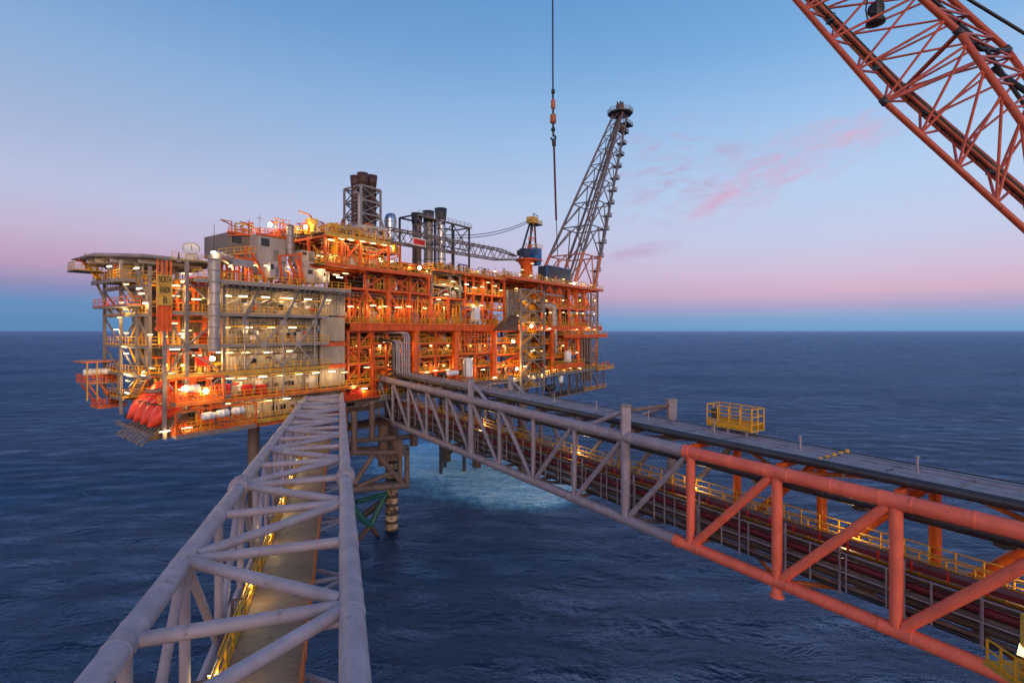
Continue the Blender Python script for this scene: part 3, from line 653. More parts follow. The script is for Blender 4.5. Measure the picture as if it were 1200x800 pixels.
# ---- grey clad block
t = thing('clad_block', 'five storey pale grey clad utility block above the grey bridge', 'building', (-9, 14, 28.6), PM)
for i in range(5):
    za, zb = G[i+1]+.15, G[i]-.15
    u0 = U0 if i < 3 else U0+1.0
    part('wall', MB().corr((u0, .3), (-4.6, .3), za, zb, (0,-1), .52, .13, .4), 'clad', t)
    part('wall', MB().corr((-4.3, 0), (U1, 0), za, zb, (0,-1), .62, .16, .4), 'clad_lit', t)
    part('side_wall', MB().corr((U0, 26), (U0, .8), za, zb, (-1,0), .6, .1, .4), 'cladd', t)
    part('floor_beam', MB().box(u0, -4.5, .2, .8, G[i+1]-.2, G[i+1]+.2), 'orange' if i in (0, 3) else 'grey', t)
for px_, py_ in ((390, 403), (390, 429)):
    zz = tz(px_, py_); part('band', MB().box(-4.35, U1+.1, -.22, .1, zz-.38, zz+.38), 'orange', t)
part('roof', MB().box(U0-.3, U1-.2, -.6, 27, 50.0, 50.28), 'darkbrown', t)
part('base_beam', MB().box(U0-5, U1+.3, -1.0, .2, 27.7, 28.6), 'orange2', t)
part('base_beam', MB().box(U0-5, U1, .3, 26, 27.75, 28.55), 'darkbrown', t)
# doors and small wall fittings of the block
for i, u in ((0,-17.5),(1,-8.4),(2,-12.2),(3,-6.0),(3,-15.5),(4,-9.5)):
    za = G[i+1]+.12; d = part('door', MB().box(u-.55, u+.55, .02, .2, za, za+2.15), 'box', t)
    part('handle', MB().beam((u+.35, -.02, za+1.05), (u+.45, -.02, za+1.05), .07), 'dark', d)
for i in range(5):
    part('soffit_beam', MB().box(U0+.2, -4.6, -.7, -.1, G[i]-.62, G[i]-.2), 'dark', t)
    for j in range(3):
        u = U0+2.5+j*5.2+random.uniform(-.5,.5); part('wall_post', MB().box(u-.13, u+.13, -.02, .25, G[i+1]+.1, G[i]-.2), random.choice(('grey','brown','clad')), t)
    for j in range(2):
        u = random.uniform(U0+2, -6); za = G[i+1]+.9; w_f = part('window', MB().box(u-.5, u+.5, .1, .22, za, za+.9), 'brown', t); part('pane', MB().box(u-.4, u+.4, .05, .1, za+.08, za+.82), 'glass', w_f)
    for j in range(2):
        zz = G[i+1]+random.uniform(2.4, 3.1); part('pipe', MB().tube((U0+.2,-.12,zz), (-4.6,-.12,zz), random.choice((.07,.1,.14)), 8), random.choice(('pipe2','brown','orange','yellow2')), t)
for i in range(60):
    k = random.randrange(5); u = random.uniform(U0+1, -5); zz = G[k+1]+random.uniform(.9, 2.6); w = random.uniform(.15, .5); h = random.uniform(.2, .8)
    part('junction_box', MB().box(u-w, u+w, -.05, .2, zz-h/2, zz+h/2), random.choice(('grey','dark','white','red','box','darkbrown')), t)
for i in range(50):
    k = random.randrange(5); u = random.uniform(U0+.5, -5); za = G[k+1]+.15; zb = G[k]-.3; u2 = u+random.uniform(.4, 3)*random.choice((-1, 1)); zm = random.uniform(za+1.5, zb)
    part('conduit', MB().path([(u, .08, za), (u, .08, zm), (min(-4.8, max(U0+.3, u2)), .08, zm)], random.choice((.05,.07,.11)), 6), random.choice(('grey','pipe2','dark','brown')), t)
for i in range(5):
    zz = G[i]-.75
    part('cable_tray', MB().box(U0+.2, -5, -.35, .05, zz, zz+.14), 'pipe2', t)
# X bracing in front of the wall
def bt(a, b, va, r, nm, mt): return part(nm, MB().tube(T(*a, va), T(*b, vb if (vb := va) is not None else 0), r, 8), mt, t)
for a, b in (((287,377),(309,403.5)),((309,403.5),(287,431)),((309,403.5),(332,377)),((309,403.5),(331,429)),((332,377),(349.5,403)),((349.5,403),(331,429)),((349.5,403),(369,377)),((349.5,403),(368,427))):
    bt(a, b, -2.85, .145, 'diagonal_brace', 'brace')
for px_, y0, y1 in ((287,377,432),(332,377,466),(369,377,428)): bt((px_,y0), (px_,y1), -2.9, .13, 'post', 'brace')
for px_, py_ in ((309,403.5),(349.5,403),(287,378),(332,378),(369,378)):
    c = T(px_, py_, -2.95); part('gusset_plate', MB().box(c.x-.42, c.x+.42, c.y-.08, c.y+.08, c.z-.42, c.z+.42), 'brace', t)
for px_, dx in ((303,-20),(351,-20),(386,-19)):
    p = T(px_, 338, -2.6); q = T(px_+dx, 380, -2.6)
    part('raking_strut', MB().beam(p, q, .4), 'grey', t)
    part('raking_strut', MB().beam(T(px_, 338, -2.6), T(px_-38, 356, -.4), .22), 'grey', t)
    part('raking_strut', MB().beam(T(px_-10, 360, -2.6), T(px_+18, 348, -.4), .16), 'grey', t)

# ---- galleries
gal = [(-26.6, -.5, 0), (-28.9, -4.4, 1), (-29.6, -4.4, 2), (-29.6, -4.4, 3), (-29.6, 4.5, 4), (-27.5, -.8, 5)]
gname = ['topmost', 'second highest', 'third highest', 'third lowest', 'second lowest', 'lowest']
for u0, u1, i in gal:
    z0 = G[i]; vo = -3.6 if i == 0 else -2.6 if i < 5 else -2.0
    t = thing('gallery', f'{gname[i]} yellow railed gallery along the front of the grey clad block', 'walkway', (u0, 0, z0), PM, 'galleries of the clad block')
    part('floor_plate', MB().box(u0, u1, vo+.1, .15, z0-.12, z0), 'darkbrown', t)
    part('edge_beam', MB().box(u0, u1, vo-.06, vo+.08, z0-.42 if i else z0-.55, z0+.05), 'brace' if i < 3 else 'orange2' if i == 4 else 'yellow2', t)
    part('handrail', MB().rail([(u0, vo+.1, z0), (u1, vo+.1, z0)], 1.15, 1.3, .1), 'yellow', t)
    k = int((u1-u0)/2.6)
    for j in range(k+1):
        u = u0+.3+j*(u1-u0-.6)/k; part('floor_bracket', MB().beam((u, vo, z0-.25), (u, .1, z0-.3), .16, .26), 'grey' if i else 'dark', t)
    if i == 0:
        for j in range(30): part('edge_bracket', MB().beam((u0+.5+j*.96, vo-.15, z0-.95), (u0+.5+j*.96, vo-.15, z0-.3), .1), 'grey', t)
        part('edge_beam', MB().box(u0, u1, vo-.1, vo+.2, z0-1.15, z0-.95), 'dark', t)
    if i == 4:
        part('handrail', MB().rail([(u0, vo+.1, z0), (u0, .1, z0)], 1.15, 1.3, .1), 'yellow', t)

# ---- open corner frame left of the block, behind the galleries
t = thing('corner_frame', 'open grey steel corner frame with galleries and pipework left of the clad block', 'steel frame', (-26, 4, 28.6), PM)
for u, v, za, zb in ((-29.9, -2.7, 28.3, 51.5), (-27.2, -2.8, 34.5, 52.8), (-22.0, -2.2, 28.6, 50), (-25.2, 3.2, 28.6, 50), (-29.9, 3.4, 38, 50)):
    part('column', MB().beam((u, v, za), (u, v, zb), .42), 'grey', t)
for i in range(6):
    part('floor_beam', MB().box(-29.9, -20.6, 3.0, 3.4, G[i]-.5, G[i]-.05), 'orange' if i % 2 else 'grey', t)
    part('floor_plate', MB().box(-29.8, -20.7, .2, 12, G[i]-.14, G[i]-.02), 'darkbrown', t)
for i in range(5):
    za, zb = G[i+1], G[i]
    part('bulkhead', MB().corr((-24.6, 5.5), (-20.6, 5.5), za, zb-.2, (0,-1), .6, .1), 'cladd', t)
    part('bulkhead', MB().corr((-24.7, 25), (-24.7, 5.6), za, zb-.2, (-1,0), .6, .1), 'cladd', t)
    a, b = (za, zb-.5) if i % 2 else (zb-.5, za)
    part('diagonal_brace', MB().beam((-27.1, -2.7, a), (-22.1, -2.2, b), .24), 'grey', t)
    part('diagonal_brace', MB().beam((-29.8, -2.6, b), (-27.3, -2.7, a), .2), 'grey', t)
    for j in range(6):
        u = random.uniform(-29, -21); r = random.choice((.08,.14,.2,.3)); v = random.uniform(.6, 3.2); h = random.uniform(1.0, 3.6)
        part('pipe', MB().path([(u, v, za+.1), (u, v, za+h), (u+random.uniform(-3,3), v, za+h), (u+random.uniform(-3,3), v+1.5, za+h)], r, 7), random.choice(('orange','grey','pipe2','yellow2','brown')), t)
    for j in range(3):
        u = random.uniform(-29, -22); part('orange_frame', MB().beam((u, 1.6, za), (u, 1.6, zb-.2), .3).beam((u, 1.6, zb-1.2), (u+2.2, 1.6, zb-1.2), .25).beam((u+2.2, 1.6, za), (u+2.2, 1.6, zb-.2), .3), 'orange', t)

# ---- tall grey duct rising in front
t = thing('vertical_duct', 'tall grey round exhaust duct with bands rising up the front of the clad block', 'duct', T(251, 412, -3.6), PM)
pb, pt = T(251, 412, -3.6), T(251, 299, -3.6); uu = pb.x
part('pipe', MB().path([(uu, -3.6, pb.z), (uu, -3.6, pt.z-1.0), (uu+.1, -3.4, pt.z-.3), (uu+.9, -2.5, pt.z+.1), (uu+4.5, 1.2, pt.z+.15)], .8, 18), 'pipe2', t)
for j in range(9):
    zz = pb.z+.2+j*1.62; part('band', MB().lathe((uu, -3.6, zz), [(.80,0),(.86,.01),(.86,.14),(.80,.15)], 18), 'grey', t)
for j in range(3): part('bracket', MB().beam((uu, -3.5, G[1+j]-.6), (uu, -.2, G[1+j]-.6), .25), 'grey', t)

# ---- lowest corner pods with canisters
for nm, a, b, vv, dz in (('upper', 206, 262, -4.6, 0), ('lower', 206, 300, -4.2, 0)):
    pa, pb_ = (T(a, 470, vv), T(b, 470, vv)) if nm == 'upper' else (T(a, 507, vv), T(b, 497, vv))
    z0 = (33.2 if nm == 'upper' else 28.75)
    t = thing('muster_deck', f'{nm} orange railed muster deck projecting at the foot of the clad block corner', 'deck', (pa.x, vv, z0), PM)
    part('floor_plate', MB().box(pa.x, pb_.x, vv, -2.65, z0-.35, z0), 'grey', t)
    part('edge_beam', MB().box(pa.x, pb_.x, vv-.1, vv+.05, z0-.5, z0+.1), 'orange2' if nm == 'upper' else 'grey', t)
    part('handrail', MB().rail([(pa.x+.1, -2.7, z0), (pa.x+.1, vv+.1, z0), (pb_.x, vv+.1, z0)], 1.25, .9, .09, (1,.66,.33)), 'orange', t)
    part('roof_frame', MB().beam((pa.x, vv, z0+3.3), (pb_.x, vv, z0+3.3), .28).beam((pa.x, vv, z0), (pa.x, vv, z0+3.3), .2).beam((pb_.x, vv, z0), (pb_.x, vv, z0+3.3), .2), 'orange', t)
    for j in range(4):
        u = lerp(pa.x, pb_.x, .12+.25*j); part('mesh_panel', MB().rail([(u-.9, vv+.2, z0+.1), (u+.9, vv+.2, z0+.1)], 1.8, .6, .06, (1,.66,.33)), 'yellow2' if j % 2 else 'orange', t)
src = None
for j, (a, b) in enumerate(((226,455),(244,487),(261,484),(279,481))):
    c = T(a, b, -4.9); lab = 'white life raft canister, '+('on the upper muster deck by the bright lamp' if j == 0 else ['leftmost on the lower muster deck','middle one on the lower muster deck','rightmost on the lower muster deck'][j-1])
    if src is None:
        cr = MB(); cr.lathe(c+V3(-.85,0,0), [(.25,0),(.48,.06),(.52,.3),(.52,.8),(.56,.82),(.56,.9),(.52,.92),(.52,1.4),(.48,1.64),(.25,1.7)], 18, (1,0,0))
        src = solo('life_raft_canister', cr, 'white', lab, 'life raft', c, PM, 'white life raft canisters')
        part('cradle', MB().beam(c+V3(-.5,0,-.9), c+V3(-.5,0,-.45), .5, .12).beam(c+V3(.5,0,-.9), c+V3(.5,0,-.45), .5, .12).beam(c+V3(-.6,0,-.9), c+V3(.6,0,-.9), .5, .1), 'orange', src)
    else: dup(src, c, lab, PM)

# ---- red hose cabinets on the galleries
src = None
for a, b, where in ((227,331,'on the second highest gallery, left of the tall duct'),(236,330,'on the second highest gallery, close beside the tall duct'),(235,396,'on the third highest gallery near the corner'),(236,424,'on the third lowest gallery near the corner'),(251,456,'beside the bright star lamp'),(263,456,'just right of the bright star lamp, widest pair'),(290,456,'on the second lowest gallery, left of a matching one'),(306,456,'on the second lowest gallery, nearest the bridge')):
    c = T(a, b, -1.0); lab = 'red hose cabinet '+where
    if src is None:
        src = solo('hose_cabinet', MB().box(c.x-.75, c.x+.75, c.y-.3, c.y+.3, c.z-.75, c.z+.75), 'red', lab, 'cabinet', c, PM, 'red hose cabinets')
        d = part('door', MB().box(c.x-.65, c.x-.03, c.y-.36, c.y-.31, c.z-.65, c.z+.65), 'red', src); part('handle', MB().beam(c+V3(-.2,-.4,-.1), c+V3(-.2,-.4,.15), .06), 'dark', d)
        part('door', MB().box(c.x+.03, c.x+.65, c.y-.36, c.y-.31, c.z-.65, c.z+.65), 'red', src)
    else: dup(src, c, lab, PM)

# ---- name board
pa, pb_ = T(184.0, 372, -3.1), T(201.5, 305, -3.1)
u0, u1 = pa.x, pu(201.5, -3.1)
t = thing('name_board', 'tall orange board with yellow panels lettered NORTH RANKIN B at the platform corner', 'sign', (u0, -3.1, pa.z), PM)
zt, z1, z2, z3 = tz(192,305,-3.1), tz(192,322,-3.1), tz(192,358,-3.1), tz(192,374,-3.1)
part('back_panel', MB().box(u0, u1, -2.95, -2.8, z3-1.5, z1), 'orange', t)
for j in range(4):
    u = u0+.1+(u1-u0-.2)*j/3; part('upright', MB().beam((u, -3.0, z3-1.6), (u, -3.0, zt), .22), 'orange', t)
hh = (z1-z2)/3
for j, txt in enumerate(('NORTH', 'RANKIN', 'B')):
    zb = z1-hh*(j+1)
    p_ = part('letter_panel', MB().box(u0-.05, u1+.05, -3.22, -3.08, zb+.05, z1-hh*j-.02), 'yellow2', t)
    cu = bpy.data.curves.new('lettering', 'FONT'); cu.body = txt; cu.align_x = 'CENTER'; cu.align_y = 'CENTER'; cu.extrude = .015; cu.offset = .006
    cu.size = 1.0; cu.materials.append(M['black'])
    tmp = bpy.data.objects.new('tmp', cu); COL.objects.link(tmp); bpy.context.view_layer.update()
    me = bpy.data.meshes.new_from_object(tmp.evaluated_get(bpy.context.evaluated_depsgraph_get()))
    bpy.data.objects.remove(tmp); bpy.data.curves.remove(cu)
    o = bpy.data.objects.new('lettering', me); COL.objects.link(o); o.parent = p_
    sc_ = {5: .44, 6: .36, 1: .95}[len(txt)]
    o.scale = (sc_*(u1-u0)/1.85, 1.35 if len(txt) > 1 else 1.25, 1)
    o.rotation_euler = (math.pi/2, 0, 0)
    o.location = Vector(((u0+u1)/2, -3.25, zb+hh/2))-BASE[p_.name]

# ---- left end stair tower
t = thing('stair_tower', 'open grey stair tower with yellow zigzag stairs at the left end of the platform', 'stair tower', (-30, 11, 29), PM)
US = -30.6
for u, v in ((US, .2), (US, 4.6), (US, 11), (US, 18), (-25.6, 4.6), (-25.6, 11), (-25.6, 18)):
    part('column', MB().beam((u, v, 38 if v < 10 else 30.5 if v < 17 else 33), (u, v, 51.8), .38), 'grey', t)
LV = [33.0, 36.75, 40.9, 45.4, 49.5]
for i, zz in enumerate(LV):
    part('landing', MB().box(US, -25.4, 4.4 if i else 10.2, 18.2, zz-.12, zz), 'yellow2', t)
    part('floor_beam', MB().box(US-.15, US+.15, .2 if i else 10.2, 18, zz-.45, zz-.1), 'grey', t)
    part('handrail', MB().rail([(US, .4 if i else 10.3, zz), (US, 18, zz)], 1.15, 1.3, .08), 'yellow', t)
    part('handrail', MB().rail([(US, 4.4 if i else 10.3, zz), (-25.4, 4.4 if i else 10.3, zz)], 1.15, 1.3, .08), 'yellow', t)
    if i < 4:
        zn = LV[i+1]; a, b = (5.4, 10.4) if i % 2 else (10.4, 5.4)
        for uo in (US+.7, US+1.9): part('stair_stringer', MB().beam((uo, a, zz), (uo, b, zn), .12, .32), 'yellow', t)
        tr = MB()
        for j in range(14):
            k = (j+.5)/14; tr.box(US+.72, US+1.88, lerp(a, b, k)-.16, lerp(a, b, k)+.16, lerp(zz, zn, k)-.03, lerp(zz, zn, k)+.03)
        part('stair_tread', tr, 'grey', t)
        part('diagonal_brace', MB().beam((US, 11, zz), (US, 18, zn-.4), .2), 'grey', t)
        part('diagonal_brace', MB().beam((US, 11, zn-.4) if i % 2 else (US, 11, zz), (US, 4.6, zz) if i % 2 else (US, 4.6, zn-.4), .18), 'grey', t)
        if i: part('diagonal_brace', MB().beam((US, .2, zz), (US, 4.6, zn-.4), .18), 'grey', t)
for j in range(18):
    v = random.uniform(2, 17); zz = random.choice(LV); part('pipe', MB().path([(-26.5, v, zz+.1), (-26.5, v, zz+random.uniform(1.2,3.2)), (-26.5, v+random.uniform(-3,3), zz+3)], random.choice((.1,.16,.25)), 7), random.choice(('orange','yellow2','grey','brown')), t)

# ---- helideck
hc = V3(-27.4, 10.6, 53.8)
t = thing('helideck', 'flat grey helideck on steel trusses overhanging the left end of the platform', 'helideck', hc, PM)
oc = [hc+V3(7.9*math.cos(math.pi/8+i*math.pi/4), 7.9*math.sin(math.pi/8+i*math.pi/4), 0) for i in range(8)]
part('deck_plate', MB().prism([p+V3(0,0,-.35) for p in oc], (0,0,.35)), 'pipe', t)
oi = [hc+(p-hc)*1.0+V3(0,0,-.36) for p in oc]; on = [hc+(p-hc)*1.13+V3(0,0,-.55) for p in oc]
for i in range(8):
    j = (i+1) % 8
    net = MB(); net.beam(oi[i], on[i], .09); net.beam(on[i], on[j], .09)
    for k in (.25, .5, .75): net.beam(lerp(oi[i], oi[j], k), lerp(on[i], on[j], k), .06)
    net.beam(lerp(oi[i], on[i], .5), lerp(oi[j], on[j], .5), .05)
    part('safety_net', net, 'grey', t)
    part('rim_beam', MB().beam(oc[i]+V3(0,0,-.55), oc[j]+V3(0,0,-.55), .25, .4), 'darkbrown', t)
for k in range(-3, 4):
    h = math.sqrt(max(0, 7.4**2-(k*2.2)**2)); part('deck_beam', MB().box(hc.x-h, hc.x+h, hc.y+k*2.2-.14, hc.y+k*2.2+.14, hc.z-1.25, hc.z-.4), 'box', t)
zl = 50.3
part('lower_deck', MB().box(-32.8, -22, 4.5, 15.5, zl-.25, zl), 'grey', t)
part('edge_beam', MB().box(-33.0, -32.7, 4.5, 15.5, zl-.5, zl+.05), 'grey', t)
part('edge_beam', MB().box(-32.8, -22, 4.3, 4.55, zl-.5, zl+.05), 'grey', t)
part('handrail', MB().rail([(-32.7, 15.5, zl), (-32.7, 4.7, zl), (-24, 4.7, zl)], 1.2, 1.2, .085, (1,.66,.33)), 'yellow', t)
for u in (-32.4, -29.8, -27):
    for v in (5.2, 10, 15): part('post', MB().beam((u, v, zl), (u, v, 52.9), .3), 'box', t)
for u0_, u1_ in ((-32.4, -29.8), (-29.8, -27)): part('diagonal_brace', MB().beam((u0_, 5.2, zl), (u1_, 5.2, 52.8), .2), 'box', t)
part('diagonal_brace', MB().beam((-31, 4.2, 52.6), (-30.6, .5, 46.5), .28), 'grey', t)
part('diagonal_brace', MB().beam((-32.5, 5, zl), (-30.6, 4.6, 46.2), .3), 'grey', t)
part('diagonal_brace', MB().beam((-32.5, 15, zl), (-30.6, 15, 45.6), .3), 'grey', t)
part('lower_deck', MB().box(-32.4, -25, 3.0, 17, 46.3, 46.55), 'grey', t)
part('handrail', MB().rail([(-32.3, 17, 46.55), (-32.3, 3.1, 46.55), (-30.7, 3.1, 46.55)], 1.15, 1.2, .085), 'orange', t)
part('access_stair', MB().beam((-33.0, 12.0, zl+.2), (-34.4, 13.6, 53.2), .9, .25).rail([(-32.9, 11.7, zl+.3), (-34.3, 13.3, 53.2)], 1.1, .8, .08), 'yellow', t)
part('enclosure', MB().box(-32.2, -30.4, 8, 11, zl+.05, 52.6), 'box', t)
part('enclosure', MB().box(-30.5, -26.5, 7.2, 12, zl+.05, 52.7), 'cladd', t)
for j in range(14):
    u = random.uniform(-32.4, -24); v = random.uniform(5.5, 9); part('pipe', MB().path([(u, v, zl), (u, v, zl+1.2+random.random()), (u+random.uniform(1, 4), v, zl+1.2+random.random())], random.choice((.08,.13,.2)), 6), random.choice(('yellow2','orange','grey')), t)
# perched observation platform on the far left tip
c = T(99, 312, 13); t = thing('foam_monitor_platform', 'small railed monitor platform hanging off the left tip of the helideck', 'platform', c, PM)
part('floor_plate', MB().box(c.x-1.6, c.x+1.8, c.y-1.6, c.y+1.6, c.z-.9, c.z-.75), 'dark', t)
part('handrail', MB().rail([c+V3(1.7,-1.5,-.75), c+V3(-1.5,-1.5,-.75), c+V3(-1.5,1.5,-.75)], 1.2, .8, .08, (1,.6,.3)), 'yellow2', t)
part('support_arm', MB().beam(c+V3(1.6,0,-.85), c+V3(4.2,0,-.6), .25), 'grey', t)
part('monitor', MB().path([c+V3(0,-.5,-.75), c+V3(0,-.5,.4), c+V3(-.6,-.5,.7), c+V3(-1.3,-.5,.95)], .12, 8), 'red', t)

# ---- side balcony at lower left
c = T(112, 440, 20); t = thing('side_balcony', 'two storey orange side balcony overhanging the sea at the lower left', 'balcony', c, PM)
z0 = tz(112, 446, 20); u0, u1, va, vb = -33.4, -29.6, 15.6, 20.6
part('floor_plate', MB().box(u0, u1, va, vb, z0-.25, z0), 'grey', t)
part('handrail', MB().rail([(u1, va, z0), (u0, va, z0), (u0, vb, z0)], 1.25, .7, .1, (1,.66,.33)), 'orange', t)
part('roof_canopy', MB().box(u0-.5, u1, va, vb, z0+3.1, z0+3.3), 'orange2', t)
for u in (u0, -32.2, u1): part('post', MB().beam((u, va, z0-2.6), (u, va, z0+3.1), .16), 'yellow2', t)
part('lower_floor', MB().box(u0+1.2, u1+1, va-.5, vb-2, z0-3.9, z0-3.7), 'orange2', t)
part('handrail', MB().rail([(u1+1, va-.4, z0-3.7), (u0+1.3, va-.4, z0-3.7), (u0+1.3, vb-2, z0-3.7)], 1.2, .7, .1, (1,.66,.33)), 'orange', t)
for u, v in ((u0+.2, va+.2), (-31.8, va+.2), (u0+.2, vb-1)): part('raking_strut', MB().beam((u, v, z0-.2), (u+2.2, v, z0-3.8), .22), 'orange', t)
part('screen_panel', MB().box(u1-1.2, u1-.1, va+.3, va+.45, z0+.1, z0+2.3), 'maroon', t)
part('screen_panel', MB().box(u1-1.2, u1+.8, va-.1, va+.05, z0-3.5, z0-1.5), 'maroon', t)
for j in range(3):
    c = V3(u0+.5+j*.95, va+.5, z0+1.65); dup(src_raft := bpy.data.objects['life_raft_canister'], c, 'white life raft canister on the side balcony, '+['outermost','middle one','innermost'][j], PM)

# ---- free fall lifeboats on their skids
def boat_at(i, v):
    nose = V3(-30.9, v, tz(172, 500, .5)+.12*i); d = V3(-.76, 0, -.65)
    t = thing('lifeboat', 'orange red free fall lifeboat nose down on its skid, '+['nearest the name board','second from the name board','third from the name board','leftmost of the row'][i], 'lifeboat', nose, PM, 'free fall lifeboats')
    up = V3(-.65, 0, .76)
    prof = [(.05,0),(.32,.25),(.62,.75),(1.0,1.4),(1.32,2.4),(1.42,3.9),(1.38,5.4),(1.15,6.8),(.75,7.4),(.3,7.6)]
    b = MB(); b.lathe(nose, prof, 20, -d); part('hull', b, 'boat', t)
    part('keel', MB().beam(nose-d*.6-up*.5, nose-d*6.8-up*1.25, .3, .35), 'red', t)
    part('canopy', MB().lathe(nose-d*4.6+up*.75, [(.2,0),(.62,.25),(.72,.9),(.62,1.7),(.3,2.1)], 14, -d), 'boat', t)
    part('rubbing_strake', MB().path([nose-d*.8+V3(0,-.66,0), nose-d*2.7+V3(0,-1.24,0), nose-d*4.2+V3(0,-1.35,0), nose-d*6.6+V3(0,-1.16,0)], .07, 6), 'orange2', t)
    for k in range(3):
        c = nose-d*(2.9+k*1.1)+V3(-.52,-1.0,.52)*1.0; part('window', MB().lathe(c, [(.16,0),(.16,.06)], 10, V3(-.5,-.8,.5)), 'glass', t)
    return t
bv = [.1, 2.6, 5.1, 7.6]
for i, v in enumerate(bv): boat_at(i, v)
t = thing('launch_skid', 'grey launching skids pointing down to the sea under the orange lifeboats', 'launch ramp', (-30, 4, 30), PM)
dn = V3(-.76, 0, -.65); up = V3(-.65, 0, .76)
for i, v in enumerate(bv):
    nose = V3(-30.9, v, tz(172,500,.5)+.12*i)
    for s in (-.75, .75):
        a = nose-dn*7.5-up*1.25+V3(0,s,0); b = nose+dn*2.3-up*1.0+V3(0,s,0)
        part('skid_rail', MB().beam(a, b, .13, .26), 'grey', t)
    part('cross_beam', MB().beam(nose-dn*1-up*1.45+V3(0,-1.1,0), nose-dn*1-up*1.45+V3(0,1.1,0), .25), 'grey', t)
part('support_frame', MB().beam((-30.8,-1,28.6), (-30.8,12,29.2), .4).beam((-30.8,-1,28.6), (-24,-1,28.6), .4).beam((-30.8,-.9,28.6), (-26.5,-.9,32.4), .35), 'grey', t)
part('side_plate', MB().prism([(-31.6,-1.6,28.2), (-26.5,-1.6,28.2), (-26.5,-1.6,31.4), (-29.4,-1.6,30.6)], (0,.2,0)), 'darkbrown', t)
part('winch', MB().lathe((-28,-1.9,29.6), [(.3,0),(.5,.05),(.5,.2),(.3,.22),(.3,.8),(.5,.82),(.5,1),(.3,1.02)], 14, (1,0,0)), 'orange', t)

# ---- things on the roof of the clad block
def enclosure(px0, px1, py0, py1, v, dep, mat, label, name='equipment_enclosure', cat='enclosure', ribs=False, hood=0, trim=None, legs=0):
    a, b = T(px0, py1, v), T(px1, py1, v); zt_ = tz((px0+px1)/2, py0, v); zb = tz((px0+px1)/2, py1, v)
    t = thing(name, label, cat, (a.x, v, zb), PM)
    if ribs:
        part('front_wall', MB().corr((a.x, v), (b.x, v), zb, zt_, (0,-1), .55, .12), mat, t); part('body', MB().box(a.x, b.x, v+.25, v+dep, zb, zt_-.05), mat, t)
    else: part('body', MB().box(a.x, b.x, v, v+dep, zb, zt_), mat, t)
    if hood:
        part('sloped_hood', MB().prism([(a.x, v, zb), (b.x, v, zb), (b.x-.5, v-hood*.7, zb-hood), (a.x+.8, v-hood*.7, zb-hood)], (0, dep*.7, 0)), mat, t)
    if trim: part('roof_rail', MB().rail([(a.x, v, zt_), (b.x, v, zt_)], 1.0, 1.2, .09), trim, t); part('roof_edge', MB().box(a.x-.2, b.x+.2, v-.25, v+.2, zt_-.25, zt_+.1), trim, t)
    for k in range(legs):
        u = lerp(a.x+.3, b.x-.3, k/max(1, legs-1)); part('leg', MB().beam((u, v+.4, 50.3), (u, v+.4, zb-(hood or 0)), .3), mat, t)
    part('door', MB().box(lerp(a.x,b.x,.55), lerp(a.x,b.x,.55)+min(.9,(b.x-a.x)*.3), v-.16 if ribs else v-.06, v+.02, zb+.1, min(zt_-.2, zb+2.0)), 'grey', t)
    part('louvre', MB().box(lerp(a.x,b.x,.12), lerp(a.x,b.x,.4), v-.17 if ribs else v-.07, v+.02, lerp(zb,zt_,.55), lerp(zb,zt_,.85)), 'dark', t)
    return t
enclosure(268, 303, 274, 300, 9, 9, 'cladd', 'ribbed brown grey machinery house with orange roof rail behind the roof frames', 'machinery_house', 'building', True, 0, 'orange', 3)
enclosure(302, 335, 276, 306, 6, 8, 'box', 'largest light grey air intake box on the clad block roof', hood=2.2, trim='orange', legs=3)
enclosure(316, 328, 307, 326, 1.2, 3, 'box', 'small pale ventilation box low on the roof deck', hood=0)
enclosure(352.5, 369, 294, 306, 3.2, 4, 'box', 'upper light grey intake box right of the round steel flue', hood=2.2, legs=2)
enclosure(359, 377, 314, 331, 1.0, 4, 'box', 'lower pale cabinet at the right end of the roof deck', hood=0)
enclosure(334, 352, 270, 296, 10, 7, 'cladd', 'tall brown grey equipment house behind the round steel flue', 'machinery_house', 'building', True, 0, 'orange2', 2)
enclosure(352, 384, 273, 296, 11, 8, 'darkbrown', 'dark brown equipment house below the yellow maintenance crane', 'machinery_house', 'building', True, 0, 'yellow2', 3)
enclosure(378, 386, 318, 331, 1.2, 2.5, 'white', 'small white cabinet beside the orange process frame')
for (px_, y0, y1, v, r, lab) in ((340, 266, 298, 4.5, .62, 'round grey steel flue standing between the intake boxes'), (331, 309, 330, 1.6, .5, 'short grey round flue low beside the pale ventilation box')):
    a = T(px_, y1, v); h = tz(px_, y0, v)-a.z
    t = thing('flue', lab, 'flue', a, PM); part('pipe', MB().lathe(a, [(r,0),(r,h)], 16), 'pipe2', t)
    for k in range(4): part('band', MB().lathe(a+V3(0,0,h*(.15+.25*k)), [(r,0),(r+.07,.01),(r+.07,.14),(r,.15)], 16), 'grey', t)
    part('rain_cap', MB().lathe(a+V3(0,0,h), [(r+.1,0),(r+.1,.2),(.1,.5)], 16), 'grey', t)
